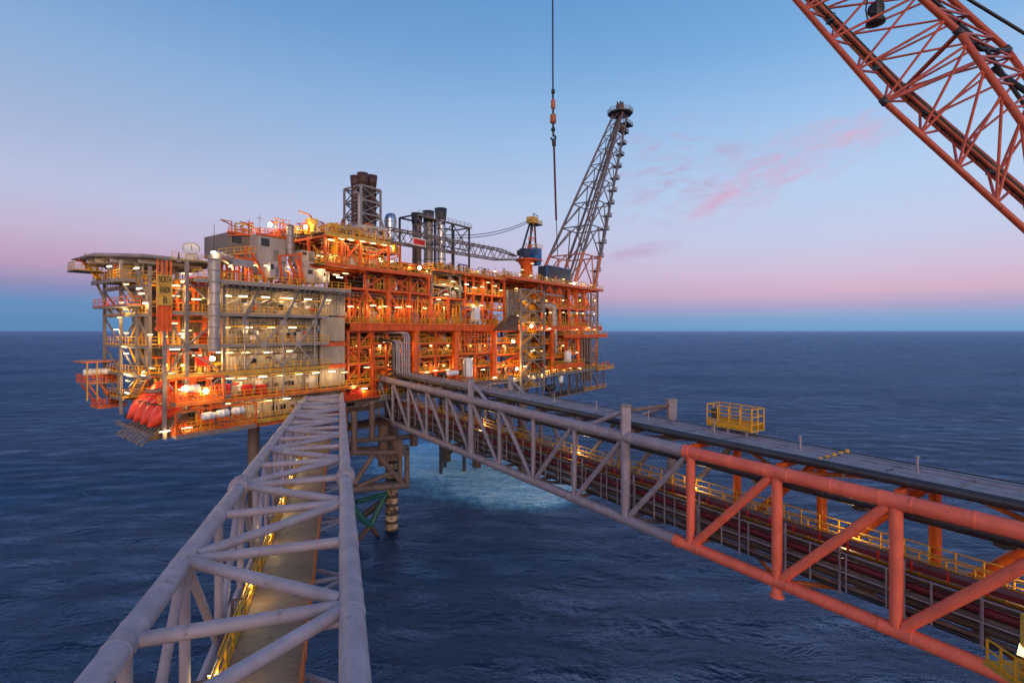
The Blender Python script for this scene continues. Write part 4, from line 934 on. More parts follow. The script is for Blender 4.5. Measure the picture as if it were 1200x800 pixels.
# orange frames on the roof deck
t = thing('steel_frame', 'bright orange open frames and raking struts standing on the clad block roof', 'steel frame', T(280, 332, 0), PM)
for px_ in (260, 266, 274, 280, 289, 295): part('column', MB().beam(T(px_, 333, 1.0), T(px_, 302, 1.0), .3), 'orange', t)
for a, b, v in (((258,302),(300,306),1.0),((276,299),(296,291),2.5),((295,296),(312,330),.6),((288,288),(288,331),2.5),((327,300),(354,298),1.0),((352,296),(352,330),1.0),((347,303),(357,330),1.0),((338,303),(348,330),1.0),((280,318),(258,318),1.1),((327,300),(331,330),1.1)):
    part('brace', MB().beam(T(*a, v), T(*b, v), .36), 'orange', t)
part('access_floor', MB().box(T(256,300,1).x, T(300,300,1).x, .8, 6, tz(280,301,1)-.1, tz(280,301,1)+.06), 'orange2', t)
part('handrail', MB().rail([T(256,300,.9), T(300,296,.9)], 1.1, 1.2, .08), 'yellow', t)
part('box_girder', MB().beam(T(258,305,.4), T(296,310,.4), .7, 1.1), 'pipe2', t)
for j in range(26):
    u = random.uniform(-20, -3); v = random.uniform(1.5, 5); h = random.uniform(.8, 3.4); part('pipe', MB().path([(u, v, 50.3), (u, v, 50.3+h), (u+random.uniform(-2.5,2.5), v, 50.3+h), (u+random.uniform(-2.5,2.5), v+2, 50.3+h)], random.choice((.08,.12,.18,.26)), 7), random.choice(('orange','grey','pipe2','yellow2','red','orange2')), t)
# roof clutter of the machinery houses
t = thing('roof_pipework', 'orange and yellow pipes and railings crowding the highest roof of the clad block', 'pipework', T(330, 268, 9), PM)
for j in range(30):
    px_ = random.uniform(270, 384); p = T(px_, random.uniform(268, 276), random.uniform(8.6, 12)); h = random.uniform(.6, 2.2)
    part('pipe', MB().path([p, p+V3(0,0,h), p+V3(random.uniform(-2,2),0,h), p+V3(random.uniform(-2,2),.8,h-.4)], random.choice((.08,.12,.17)), 6), random.choice(('orange','yellow2','orange2','grey','red')), t)
part('handrail', MB().rail([T(268,276,8.4), T(332,275,8.4)], 1.1, 1.0, .08), 'orange', t); part('handrail', MB().rail([T(336,272,9.4), T(386,276,9.4)], 1.1, 1.0, .08), 'yellow', t)
# antennas
for px_, y0, y1, v, r, lab in ((251, 262, 296, 0, .05, 'tall thin whip antenna above the round duct'), (292, 256, 274, 9, .06, 'thin antenna mast on the ribbed machinery house'), (304.5, 251, 275, 8, .05, 'slim whip antenna beside the brightest roof lamp'), (275, 262, 276, 9, .06, 'short antenna at the left corner of the machinery house'), (209.5, 296, 306, -2.8, .12, 'short grey mast top beside the name board')):
    a = T(px_, y1, v); h = tz(px_, y0, v)-a.z; t = thing('antenna', lab, 'antenna', a, PM)
    part('mast', MB().lathe(a, [(r*1.6,0),(r,h*.5),(r*.6,h)], 8), 'dark', t); part('base', MB().lathe(a+V3(0,0,-.1), [(.25,0),(.25,.3),(.1,.4)], 10), 'grey', t)
    if v in (9, 8): part('cross_arm', MB().beam(a+V3(-.5,0,h*.8), a+V3(.5,0,h*.8), .06), 'dark', t)
# satellite dish
c = T(225, 300, 2); t = thing('satellite_dish', 'white satellite dish on a drum pedestal above the left corner', 'satellite dish', c, PM)
part('pedestal', MB().lathe(c+V3(0,0,-.9), [(.9,0),(.95,.1),(.95,1.1),(.7,1.2)], 18), 'white', t)
part('deck', MB().box(c.x-3.5, c.x+2.5, c.y-2, c.y+3, c.z-1.1, c.z-.9), 'grey', t); part('handrail', MB().rail([c+V3(-3.4,-1.9,-.9), c+V3(2.4,-1.9,-.9)], 1.0, 1.0, .07), 'yellow2', t)
dax = V3(-.3,-.75,.55).normalized()
part('reflector', MB().lathe(c+V3(-.15,-.1,.8), [(.12,0),(.55,.1),(.95,.3),(1.15,.5),(1.18,.52),(.9,.33),(.5,.14),(.05,.06)], 20, dax), 'white', t)
part('feed_arm', MB().beam(c+V3(.1,.1,.4), c+V3(-.15,-.1,.8)+dax*1.2, .07), 'dark', t)
# yellow maintenance crane on the roof
c = T(366, 272, 9); t = thing('maintenance_crane', 'small yellow knuckle maintenance crane on the highest roof', 'crane', c, PM)
part('pedestal', MB().lathe(c, [(.5,0),(.5,1.0),(.7,1.1),(.7,1.4)], 14), 'yellow2', t)
part('cab', MB().box(c.x-.9, c.x+.9, c.y-.6, c.y+.8, c.z+1.4, c.z+2.6), 'yellow2', t)
part('jib', MB().path([c+V3(.2,0,2.2), c+V3(-.5,0,3.2), c+V3(-3.0,-.3,3.5)], .16, 8), 'orange2', t); part('strut', MB().beam(c+V3(.6,0,2.4), c+V3(3.2,.3,1.0), .12), 'grey', t)
# ================================================================== orange process modules
ZM = 44.4
PIPEMATS = ['orange','orange','yellow','pipe2','grey','yellow2','brown','orange2','silver','darkbrown','yellow']
# ---- decks: cellar, main, upper
def deck(name, label, u0, u1, v0, v1, z, beam_h, mat, plate='darkbrown', ribs=True, railmat='yellow', uend=True):
    t = thing(name, label, 'deck', ((u0+u1)/2, v0, z-beam_h), PM)
    part('floor_plate', MB().box(u0, u1, v0+.25, v1, z-.2, z), plate, t)
    part('edge_beam', MB().box(u0, u1, v0, v0+.2, z-beam_h, z+.06), mat, t)
    part('beam_flange', MB().box(u0-.05, u1+.05, v0-.2, v0+.3, z-beam_h-.1, z-beam_h+.05), mat, t)
    k = min(96, int((u1-u0)/1.3))
    if ribs:
        for i in range(k): part('stiffener', MB().box(u0+i*(u1-u0)/k, u0+i*(u1-u0)/k+.1, v0-.16, v0+.02, z-beam_h, z), mat, t)
    part('handrail', MB().rail([(u0, v0+.1, z), (u1, v0+.1, z)], 1.15, 1.5, .095), railmat, t)
    part('handrail', MB().rail([(u0, v0+.1, z), (u0, v0+3, z)], 1.15, 1.5, .095), railmat, t)
    for v in (v0+4.5, v0+9.5): part('girder', MB().box(u0, u1, v-.2, v+.2, z-beam_h-.1, z-.22), mat, t)
    if uend: part('edge_beam', MB().box(u1-.2, u1, v0+.3, v1, z-beam_h, z), mat, t)
    return t
UE = pu(702)
deck('main_deck', 'long bright orange main deck beam with railing running the length of the process modules', U1+.4, UE, -1.2, 34, ZM, 1.35, 'orange')
deck('cellar_deck', 'grey edged lowest deck with yellow railing under the orange columns', U1+.5, UE+1.5, -2.4, 34, 30.3, .9, 'grey')
deck('lower_side_deck', 'short orange deck with railing just below the main deck at the right end', pu(660, -2), UE+2, -2.4, 3, 41.6, .9, 'orange', uend=True)
deck('vessel_deck', 'short orange deck carrying a white vessel low at the right end', pu(651, -2.2), pu(684, -2.2), -2.6, 4, tz(667, 426, -2.2), 1.1, 'orange')
part('hull_plate', MB().box(U1+1, UE, 0.5, 34, 28.6, 29.3), 'darkbrown', bpy.data.objects['cellar_deck'])

VESSELS = []
def module(label, phrase, px0, px1, z0, z1, cols, mids, diag, backmat, npipe, mat='orange', v0=0.0, depth=12.0, colw=.44, topbeam=.42, fill=2, bay_u=None, ducts=0):
    u0, u1 = (pu(px0, v0), pu(px1, v0)) if bay_u is None else bay_u
    t = thing('process_module', label, 'process module', ((u0+u1)/2, v0+depth/2, z0), PM)
    us = [u0+(u1-u0)*c for c in cols]; zs = [z0]+[z0+(z1-z0)*m for m in mids]+[z1]
    for r_, v in enumerate((v0, v0+depth*.5)):
        for u in us: part('column', MB().box(u-colw/2, u+colw/2, v, v+colw, z0, z1+.05), mat, t)
        for zz in zs[1:]: part('beam', MB().box(u0+.02, u1-.02, v+.06, v+colw-.06, zz-topbeam, zz), mat, t)
        if r_ == 0:
            for ci, cj, zi, zj, kind in diag:
                a, b = us[ci], us[cj]; c, d = zs[zi], zs[zj]
                if kind in 'x/': part('brace', MB().beam((a, v+.3, c), (b, v+.3, d-topbeam), .28), mat, t)
                if kind in 'x\\': part('brace', MB().beam((b, v+.34, c), (a, v+.34, d-topbeam), .28), mat, t)
                if kind == '^':
                    m_ = (a+b)/2; part('brace', MB().beam((a, v+.3, c), (m_, v+.3, d-topbeam), .28), mat, t); part('brace', MB().beam((b, v+.3, c), (m_, v+.3, d-topbeam), .28), mat, t)
    for i, zz in enumerate(zs[1:-1]):
        part('mid_floor', MB().box(u0, u1, v0+1.0, v0+depth, zz-.1, zz+.02), 'darkbrown', t)
        part('handrail', MB().rail([(u0, v0+.2, zz), (u1, v0+.2, zz)], 1.1, 1.4, .09), 'yellow', t)
    if backmat: part('bulkhead', MB().corr((u0, v0+depth), (u1, v0+depth), z0, z1-.1, (0,-1), .7, .12), backmat, t)
    part('roof_plate', MB().box(u0, u1, v0+.7, v0+depth+.3, z1-.15, z1-.03), 'darkbrown', t)
    for u in us: part('cross_beam', MB().box(u-.2, u+.2, v0+.5, v0+depth, z1-.6, z1-.18), mat, t)
    for i in range(int(npipe*2.0)):
        lay = random.randrange(len(zs)-1); za, zb = zs[lay]+.2, zs[lay+1]-.6
        v = v0+random.uniform(.9, depth*.75); r = random.choice((.06,.08,.08,.1,.14,.14,.2,.3)); k = random.random()
        ua = random.uniform(u0+.3, u1-.3); zz = random.uniform(za+.5, zb)
        if k < .35:
            ub = random.uniform(u0+.3, u1-.3)
            if abs(ub-ua) < 2: ub = ua+2.5 if ua < (u0+u1)/2 else ua-2.5
            pts = [(ua, v, za), (ua, v, zz), (ub, v, zz), (ub, v, random.choice((za, zb)))]
        elif k < .65: pts = [(u0+.1, v, zz), (ua, v, zz), (ua, v+1.2, zz), (u1-.1 if ua < u1-1 else u1, v+1.2, zz)]
        elif k < .85: pts = [(ua, v, za), (ua, v, zb), (ua, v+2.5, zb)]
        else:
            pts = [(ua, v, za), (ua, v, zz), (ua+random.uniform(-1.5,1.5), v+.8, zz), (ua, v+2, zb)]
        part('pipe', MB().path(pts, r, 8), random.choice(PIPEMATS), t)
    for i in range(npipe//4):
        lay = random.randrange(len(zs)-1); za = zs[lay]+.15; u = random.uniform(u0+.6, u1-.6); v = v0+random.uniform(.5, 3); h = random.uniform(.5, 1.8); w = random.uniform(.3, .8)
        part('equipment_skid', MB().box(u-w, u+w, v, v+.8, za, za+h).box(u-w*.5, u+w*.3, v+.1, v+.7, za+h-.05, za+h+.4), random.choice(('orange','grey','box','red','yellow2','darkbrown','orange2','white')), t)
    for i in range(min(60, int((u1-u0)/.55))):
        lay = random.randrange(len(zs)-1); u = random.uniform(u0+.4, u1-.4); w = random.uniform(.8, 2.6); h = zs[lay]+random.uniform(.25, .9)*(zs[lay+1]-zs[lay]-.5)
        v = v0+random.choice((.35, .9, 1.6)); part('light_frame', MB().beam((u, v, zs[lay]), (u, v, h), .13).beam((u, v, h), (min(u1, u+w), v, h), .12).beam((min(u1, u+w), v, h), (min(u1, u+w), v, zs[lay]), .13), random.choice((mat, mat, 'yellow', 'orange2', 'yellow2')), t)
    for i in range(2):
        zz = random.choice(zs[1:])-1.0-i*.5; part('cable_tray', MB().box(u0+.1, u1-.1, v0+1.4, v0+2.0, zz, zz+.13), 'pipe2', t)
    # equipment standing in the module
    for i in range(fill):
        lay = random.randrange(len(zs)-1); za, zb = zs[lay]+.1, zs[lay+1]-.8; u = u0+(u1-u0)*(i+.5+random.uniform(-.2,.2))/fill; v = v0+random.uniform(3.5, 6)
        VESSELS.append((u, v, za, zb, phrase, i, fill))
    return t
BX = [0, 1]
mods = [
 # upper process frame left, two levels above main deck
 ('orange open frame module directly right of the clad block, above the main deck', 'in the frame right of the clad block', 409, 456, ZM+.02, 51.2, [.01,.43,.99], [], [(1,2,0,1,'\\'),(0,1,0,1,'/')], 'clad', 20),
 ('orange frame module with crossed braces in the middle of the process area', 'in the crossed brace frame', 456.5, 505, ZM+.02, 51.2, [.01,.48,.99], [], [(0,1,0,1,'\\')], 'cladd', 20),
 ('orange peaked brace module above the crossed brace frame', 'above the crossed brace frame', 428, 504, 51.25, 55.0, [.01,.35,.68,.99], [], [(0,1,0,1,'/'),(1,2,0,1,'x'),(2,3,0,1,'^')], 'backing', 22),
 ('orange and grey module with yellow railings in the middle of the platform', 'left of the white cabinet', 506, 545, ZM+.02, 50.6, [.01,.5,.99], [], [(0,1,0,1,'/')], 'backing', 24, 'orange'),
 ('grey braced frame module above the yellow railed middle module', 'in the grey braced frame', 506, 540, 50.65, 56.2, [.01,.62,.99], [.5], [(0,1,0,1,'/'),(1,2,1,2,'\\')], 'backing', 22, 'grey'),
 ('tall orange latticed module left of the grey lattice stair tower', 'in the latticed module left of the tower', 545.5, 592, ZM+.02, 56.5, [.01,.2,.42,.66,.99], [.33,.64], [(0,1,1,2,'/'),(2,3,0,1,'x'),(3,4,2,3,'\\')], 'backing', 34),
 ('orange module right of the grey lattice stair tower above the main deck', 'just right of the grey tower', 635, 667, ZM+.02, 57.0, [.01,.3,.66,.99], [.45], [(0,1,1,2,'/'),(1,2,1,2,'x'),(2,3,1,2,'\\')], 'backing', 28),
 ('rightmost orange module below the flare tower above the main deck', 'below the flare tower', 667.5, 701, ZM+.02, 57.0, [.01,.25,.5,.75,.99], [.45], [(0,1,1,2,'/'),(2,3,1,2,'\\'),(3,4,0,1,'x')], 'backing', 28),
 # below the main deck
 ('orange ladder braced tower below the main deck beside the clad block', 'beside the clad block under the main deck', 408, 436, 30.4, ZM-1.4, [.02,.45,.98], [.25,.5,.75], [(1,2,3,4,'/'),(1,2,2,3,'\\'),(1,2,1,2,'/'),(1,2,0,1,'\\'),(0,1,2,3,'\\'),(0,1,1,2,'/')], 'backing', 22),
 ('orange frame behind the grey riser pipes below the main deck', 'behind the grey riser pipes', 437, 486, 30.4, ZM-1.4, [.02,.32,.98], [.22,.42,.6,.8], [], 'backing', 30, 'orange', .6),
 ('orange braced frame between the two leftmost thick columns below the main deck', 'between the leftmost thick columns', 488, 533, 30.4, ZM-1.4, [.05,.5,.97], [.28,.55,.78], [(0,1,1,2,'\\'),(0,1,2,3,'/')], 'backing', 30),
 ('orange barred cage module between thick columns below the main deck', 'behind the orange barred cage', 536, 577, 30.4, ZM-1.4, [.02,.5,.98], [.3,.56], [(0,1,0,1,'/'),(1,2,1,2,'\\')], 'backing', 28),
 ('dim orange pipework module left of the grey stair tower below the main deck', 'low beside the grey stair tower', 580, 610, 30.4, ZM-1.4, [.05,.95], [.25,.5,.75], [(0,1,1,2,'/')], 'backing', 24),
 ('orange pipework module right of the grey stair tower below the main deck', 'under the main deck right of the tower', 636, 664, 30.4, ZM-1.4, [.05,.4,.95], [.35,.7], [(0,1,1,2,'/'),(1,2,0,1,'\\')], 'backing', 26),
 ('rightmost orange module below the main deck above the sea', 'at the far right under the main deck', 665, 700, 30.4, ZM-1.4, [.02,.5,.98], [.4,.78], [(0,1,2,3,'x')], 'backing', 24),
 # set back blocks that fill the middle of the platform
 ('dark set back equipment module under the two stack groups', 'under the rear stacks', 400, 470, 55.1, 64.2, [.01,.3,.6,.99], [.35,.7], [(0,1,0,1,'x'),(2,3,1,2,'/')], 'backing', 30, 'orange2', 13),
 ('set back orange module behind the lattice crane boom', 'behind the crane boom', 470.5, 538, 55.1, 59.6, [.01,.2,.42,.66,.99], [.5], [(0,1,0,1,'/'),(1,2,1,2,'x')], 'backing', 36, 'orange2', 13),
 ('set back orange module under the crane pedestal', 'under the crane pedestal', 590, 640, 52, 57.0, [.01,.3,.6,.99], [.5], [(0,1,0,1,'/'),(1,2,1,2,'x')], 'backing', 36, 'orange', 8),
]
for m_ in mods: module(*m_)

# upper process frame jutting out (orange box frame, left of centre)
module('orange box frame on the upper level right of the roof enclosures', 'in the upper orange box frame', 381, 457, 55.05, 60.2, [.01,.24,.52,.99], [], [(1,2,0,1,'x'),(2,3,0,1,'/')], 'darkbrown', 26, 'orange', -1.2, 10)
deck('upper_frame_deck', 'yellow railed deck with lamps on top of the orange box frame', pu(381,-1.4), pu(457,-1.4), -1.6, 9, 60.5, .5, 'yellow2', ribs=False)
deck('upper_walkway', 'orange edged walkway along the foot of the orange box frame', pu(381,-2), pu(505,-2), -2.2, 3, 55.0, .55, 'orange', ribs=False)
deck('roof_walkway', 'yellow railed top walkway above the latticed module left of the stair tower', pu(507,-1), pu(593,-1), -1.2, 9, 56.75, .45, 'orange2', ribs=False)
deck('right_roof_deck', 'yellow railed top deck under the flare tower', pu(592,-1.3), UE+.4, -1.5, 18, 57.4, .6, 'orange', ribs=False)
deck('boom_rest_deck', 'yellow railed high deck behind the crane boom', pu(395,12), pu(456,12), 12, 24, 64.6, .5, 'yellow2', ribs=False)

# vessels, cabinets and coolers
VN = {}
for u, v, za, zb, phrase, i, n in VESSELS:
    h = zb-za; kind = random.choice('hvcb'); mt = random.choice(('white','silver','box','grey','pipe2','yellow2','box','silver'))
    cname = {'white':'white','silver':'shiny silver','box':'pale grey','grey':'grey','pipe2':'dull grey','yellow2':'ochre'}[mt]
    pos = '' if n == 1 else (', left of the two' if i == 0 else ', right of the two') if n == 2 else ''
    if kind == 'h':
        r = min(.95, h*.28); c = V3(u, v, za+r+.5); t = thing('process_vessel', f'{cname} horizontal vessel {phrase}{pos}', 'vessel', c, PM)
        part('shell', MB().lathe(c+V3(-2.1,0,0), [(.05,0),(r*.6,.12),(r,.5),(r,3.7),(r*.6,4.08),(.05,4.2)], 16, (1,0,0)), mt, t)
        for s in (-1.2, 1.2): part('saddle', MB().box(c.x+s-.15, c.x+s+.15, c.y-r*.7, c.y+r*.7, za, c.z-r*.6), 'orange', t)
        part('nozzle', MB().tube(c+V3(.6,0,r*.8), c+V3(.6,0,r+.6), .16, 8), 'grey', t)
    elif kind == 'v':
        r = min(.85, h*.25); c = V3(u, v, za); t = thing('process_vessel', f'{cname} upright vessel {phrase}{pos}', 'vessel', c, PM)
        part('shell', MB().lathe(c+V3(0,0,.3), [(.05,0),(r*.7,.1),(r,.4),(r,h*.62),(r*.6,h*.72),(.05,h*.76)], 16), mt, t)
        for s in (-.5, .5): part('leg', MB().beam(c+V3(s*r,0,0), c+V3(s*r,0,.7), .15), 'orange', t)
        part('nozzle', MB().path([c+V3(0,0,h*.7), c+V3(0,0,h*.95), c+V3(.8,0,h*.95)], .13, 8), 'grey', t)
    elif kind == 'c':
        hh_ = min(2.2, h*.6); t = thing('control_cabinet', f'{cname} control cabinet {phrase}{pos}', 'cabinet', V3(u, v-2, za), PM)
        part('body', MB().box(u-1.1, u+1.1, v-2, v-1.2, za+.1, za+hh_), mt, t); d = part('door', MB().box(u-.95, u-.05, v-2.06, v-2.01, za+.25, za+hh_-.12), mt, t); part('handle', MB().beam((u-.2, v-2.1, za+1), (u-.2, v-2.1, za+1.25), .06), 'dark', d)
        part('door', MB().box(u+.05, u+.95, v-2.06, v-2.01, za+.25, za+hh_-.12), mt, t); part('plinth', MB().box(u-1.15, u+1.15, v-1.95, v-1.15, za-.02, za+.1), 'dark', t)
    else:
        hh_ = min(2.0, h*.5); t = thing('pump_skid', f'{cname} pump {phrase}{pos}', 'pump', V3(u, v-1.5, za), PM)
        part('motor', MB().lathe(V3(u-1.2, v-1.5, za+.9), [(.2,0),(.5,.05),(.5,1.2),(.3,1.3),(.2,1.5)], 14, (1,0,0)), mt, t); part('pump_casing', MB().lathe(V3(u+.45, v-1.5, za+.9), [(.3,0),(.65,.05),(.65,.4),(.3,.5)], 14, (1,0,0)), 'orange', t)
        part('base_frame', MB().box(u-1.4, u+1.3, v-1.9, v-1.1, za, za+.3), 'grey', t); part('pipe', MB().path([(u+.7, v-1.5, za+1.4), (u+.7, v-1.5, za+hh_+.6), (u+2, v-1.5, za+hh_+.6)], .18, 8), 'orange2', t)

# ---- thick orange columns
src = None
for i, (px_, lab) in enumerate(((487,'thick orange round column right of the grey riser pipes'),(534.5,'thick orange round column left of the barred cage'),(579,'thick orange round column lit amber between cage and stair tower'),(647,'thick orange round column right of the stair tower'),(677.5,'rightmost thick orange round column under the flare end'))):
    c = V3(pu(px_, -.4), -.4, 30.4); h = ZM-1.45-30.4
    if src is None:
        src = thing('support_column', lab, 'column', c, PM, 'thick orange support columns'); src['kind'] = 'thing'
        part('shaft', MB().lathe(c, [(.74,0),(.74,h)], 20), 'orange', src); part('base_collar', MB().lathe(c, [(.95,0),(.95,.35),(.74,.5)], 20), 'orange', src); part('head_collar', MB().lathe(c+V3(0,0,h-.5), [(.74,0),(.98,.2),(.98,.5)], 20), 'orange', src)
    else: dup(src, c, lab, PM)

# ---- grid cage
a, b = T(540, 411, -.9), T(575, 385, -.9); t = thing('barred_cage', 'orange barred cage panel hanging below the main deck', 'cage', ((a.x+b.x)/2, -.9, a.z), PM)
for j in range(10): part('bar', MB().beam((lerp(a.x,b.x,j/9), -.9, a.z-.2), (lerp(a.x,b.x,j/9), -.9, b.z), .18), 'orange', t)
for j in range(5): part('rail', MB().beam((a.x-.1, -1.0, lerp(a.z,b.z,j/4)), (b.x+.1, -1.0, lerp(a.z,b.z,j/4)), .16), 'orange', t)
for j in (0, 4.5, 9): part('hanger', MB().beam((lerp(a.x,b.x,j/9), -.88, b.z), (lerp(a.x,b.x,j/9), -.88, ZM-1.5), .2), 'orange', t)

# ---- grey K braced stair tower in front
ua, ub = pu(595, -2.2), pu(634, -2.2); um = pu(610.5, -3.2); va = -3.2
t = thing('lattice_stair_tower', 'grey lattice stair tower with chevron bracing standing in front of the orange modules', 'stair tower', ((um+ub)/2, va, 30.4), PM)
zb = tz(622, 455, va); ztop = tz(622, 339, va)
for u, v in ((um, va), (ub, va), (um, va+5), (ub, va+5)): part('column', MB().beam((u, v, zb-1), (u, v, ztop), .5), 'grey', t)
lv = [tz(622, y, va) for y in (454, 438, 422, 407, 392, 377.5, 364, 352, 340)]
for i, zz in enumerate(lv):
    part('floor_beam', MB().beam((um, va, zz), (ub, va, zz), .35), 'grey', t); part('landing', MB().box(um, um+2.2, va+.2, va+5, zz-.1, zz), 'yellow2', t); part('landing', MB().box(ub-2.2, ub, va+.2, va+5, zz-.1, zz), 'yellow2', t)
    if i < len(lv)-1:
        zn = lv[i+1]; mid = (um+ub)/2
        part('chevron_brace', MB().beam((um, va, zz), (mid, va, zn), .32), 'grey', t); part('chevron_brace', MB().beam((ub, va, zz), (mid, va, zn), .32), 'grey', t)
        p, q = (um+2, ub-2) if i % 2 else (ub-2, um+2)
        part('stair_flight', MB().beam((p, va+2.2, zz), (q, va+2.2, zn), 1.0, .25).rail([(p, va+1.6, zz), (q, va+1.6, zn)], 1.0, 1.2, .08), 'yellow', t)
        part('handrail', MB().rail([(um+.2, va+.5, zz), (ub-.2, va+.5, zz)], 1.1, 1.5, .08), 'yellow', t)
part('rear_panel', MB().corr((um, va+5.2), (ub, va+5.2), zb, ztop, (0,-1), .6, .1), 'cladd', t)
tl = thing('braced_bay', 'grey crossed frame bay attached left of the lattice stair tower', 'steel frame', (ua, -2.2, ZM), PM)
for u in (ua, um-.7): part('column', MB().beam((u, -2.2, ZM+.1), (u, -2.2, tz(600, 341, -2.2)), .4), 'grey', tl)
part('cladding', MB().corr((ua+.3, -1.6), (um-.9, -1.6), ZM+2.5, tz(600, 352, -2), (0,-1), .6, .1), 'cladd', tl)
part('brace', MB().beam((ua, -2.25, ZM+.3), (um-.7, -2.25, tz(600, 355, -2.2)), .26), 'grey', tl); part('brace', MB().beam((ua, -2.25, tz(600,341,-2.2)), (um-.7, -2.25, tz(600, 355, -2.2)), .26), 'grey', tl)
# dark hopper
c = T(601, 383, -3.6); t = thing('hopper', 'dark brown sloping hopper left of the grey stair tower at main deck level', 'hopper', c, PM)
part('body', MB().prism([c+V3(-6.0,0,-1.0), c+V3(2.5,0,-1.0), c+V3(2.5,0,2.6), c+V3(.6,0,3.0)], (0,2.2,0)), 'darkbrown', t); part('rim', MB().beam(c+V3(.6,-.1,3.05), c+V3(2.6,-.1,2.7), .2), 'brown', t)

# ---- grey vertical pipe and duct on the right module
for (px_, y0, y1, r, mt, lab, bend) in ((649.5, 358, 382, .85, 'pipe2', 'thick grey duct with a bent top on the right module', 1), (651.5, 386, 414, .42, 'pipe2', 'pale vertical pipe hanging below the thick grey duct', 0)):
    a, b = T(px_, y1, -2.9), T(px_, y0, -2.9); t = thing('duct', lab, 'duct', a, PM)
    pts = [a, V3(a.x, a.y, b.z-1)]+([V3(a.x-.15, a.y+.2, b.z-.3), V3(a.x-.9, a.y+.9, b.z), V3(a.x-3, a.y+3.5, b.z)] if bend else [V3(a.x, a.y, b.z)])
    part('pipe', MB().path(pts, r, 16), mt, t)
    for k in range(4): part('flange', MB().lathe(lerp(a, V3(a.x, a.y, b.z-1), k/3.2), [(r,0),(r+.12,.01),(r+.12,.2),(r,.21)], 16), 'grey', t)
# bent grey frame pipe around the module right of the tower
a, b = T(637, 366, -1.6), T(660, 347, -1.6)
t = thing('pipe_loop', 'grey square bent pipe loop right of the lattice stair tower', 'pipe', a, PM); part('pipe', MB().path([a, V3(a.x, -1.6, b.z-.6), V3(a.x+.6, -1.6, b.z), V3(b.x, -1.6, b.z), V3(b.x+.4, -1.2, b.z-.5)], .28, 10), 'pipe2', t); part('support', MB().beam((a.x+4, -1.5, b.z), (a.x+4, -.2, b.z), .2), 'grey', t)
# right end grey lattice and brown conductors
t = thing('end_lattice', 'grey braced lattice at the far right edge of the platform', 'steel frame', (UE, -.5, 31), PM)
for px_ in (692.5, 700.5): part('column', MB().beam(T(px_, 452, -1.9), T(px_, 342, -1.9), .4), 'grey', t)
for i, y in enumerate((345, 358, 371, 384, 397, 410, 423, 436)):
    part('cross_beam', MB().beam(T(692.5, y, -1.9), T(700.5, y, -1.9), .3), 'grey', t)
    part('brace', MB().beam(T(692.5, y, -1.95), T(700.5, y+13, -1.95), .24) if i % 2 else MB().beam(T(700.5, y, -1.95), T(692.5, y+13, -1.95), .24), 'grey', t)
src = None
for j, px_ in enumerate((681.5, 684.5, 687.5, 690.5)):
    a, b = T(px_, 446, -1.5), T(px_, 396, -1.5); lab = 'brown vertical conductor pipe at the right end, '+['leftmost of four','second of four','third of four','rightmost of four'][j]
    if src is None: src = solo('conductor_pipe', MB().lathe(a, [(.42,0),(.42,b.z-a.z)], 12), 'brown', lab, 'pipe', a, PM, 'conductor pipes'); part('clamp', MB().lathe(a+V3(0,0,6), [(.45,0),(.55,.01),(.55,.4),(.45,.41)], 12), 'dark', src)
    else: dup(src, a, lab, PM)
# white vessels
c = T(548, 441, -1.5); t = thing('storage_tank', 'white upright cylindrical tank on the cellar deck beyond the pipe bridge', 'tank', c, PM)
part('shell', MB().lathe(c, [(1.2,0),(1.2,4.0),(1.0,4.3),(.3,4.5)], 20), 'white', t); part('ladder', MB().beam(c+V3(-1.25,-.4,0), c+V3(-1.25,-.4,4), .12), 'grey', t); part('base_ring', MB().lathe(c+V3(0,0,-.2), [(1.35,0),(1.35,.25)], 20), 'orange', t)
c = T(530, 437, -1.8); t = thing('storage_tank', 'white horizontal drum left of the white upright tank', 'tank', c, PM)
part('shell', MB().lathe(c+V3(-1.8,0,0), [(.1,0),(.5,.1),(.62,.4),(.62,3.2),(.5,3.5),(.1,3.6)], 18, (1,0,0)), 'white', t); part('saddle', MB().box(c.x-1.2, c.x-.9, c.y-.5, c.y+.5, c.z-1.1, c.z-.4).box(c.x+.9, c.x+1.2, c.y-.5, c.y+.5, c.z-1.1, c.z-.4), 'orange', t)
c = T(665, 424, -1.4); t = thing('storage_tank', 'white upright vessel on the short orange deck at the right end', 'tank', c, PM)
part('shell', MB().lathe(c, [(1.2,0),(1.2,2.9),(.9,3.4),(.2,3.6)], 20), 'white', t); part('valve', MB().path([c+V3(0,0,3.5), c+V3(0,0,4.2), c+V3(1.4,0,4.2)], .16, 8), 'grey', t)
c = T(657, 448, -2.0); t = thing('storage_tank', 'small white drum on the cellar deck at the right end', 'tank', c, PM); part('shell', MB().lathe(c, [(.7,0),(.8,.1),(.8,1.8),(.5,2.1)], 16), 'white', t); part('valve', MB().tube(c+V3(0,0,2), c+V3(0,0,2.6), .15, 8), 'orange', t)
c = T(559, 378, -.8); t = thing('control_cabinet', 'white tall cabinet on the main deck left of the stair tower', 'cabinet', c, PM); part('body', MB().box(c.x-1.1, c.x+1.2, c.y, c.y+1.2, c.z+.3, c.z+4.0), 'white', t); part('door', MB().box(c.x-.8, c.x+.2, c.y-.07, c.y-.01, c.z+.4, c.z+3.4), 'white', t)
part('pipe_frame', MB().beam((c.x-6,c.y,c.z+3.5), (c.x-1.1,c.y,c.z+3.5), .3).beam((c.x-6,c.y,c.z+.3), (c.x-6,c.y,c.z+3.5), .3).beam((c.x-6,c.y,c.z+.3), (c.x-1.3,c.y,c.z+3.3), .2), 'grey', t)
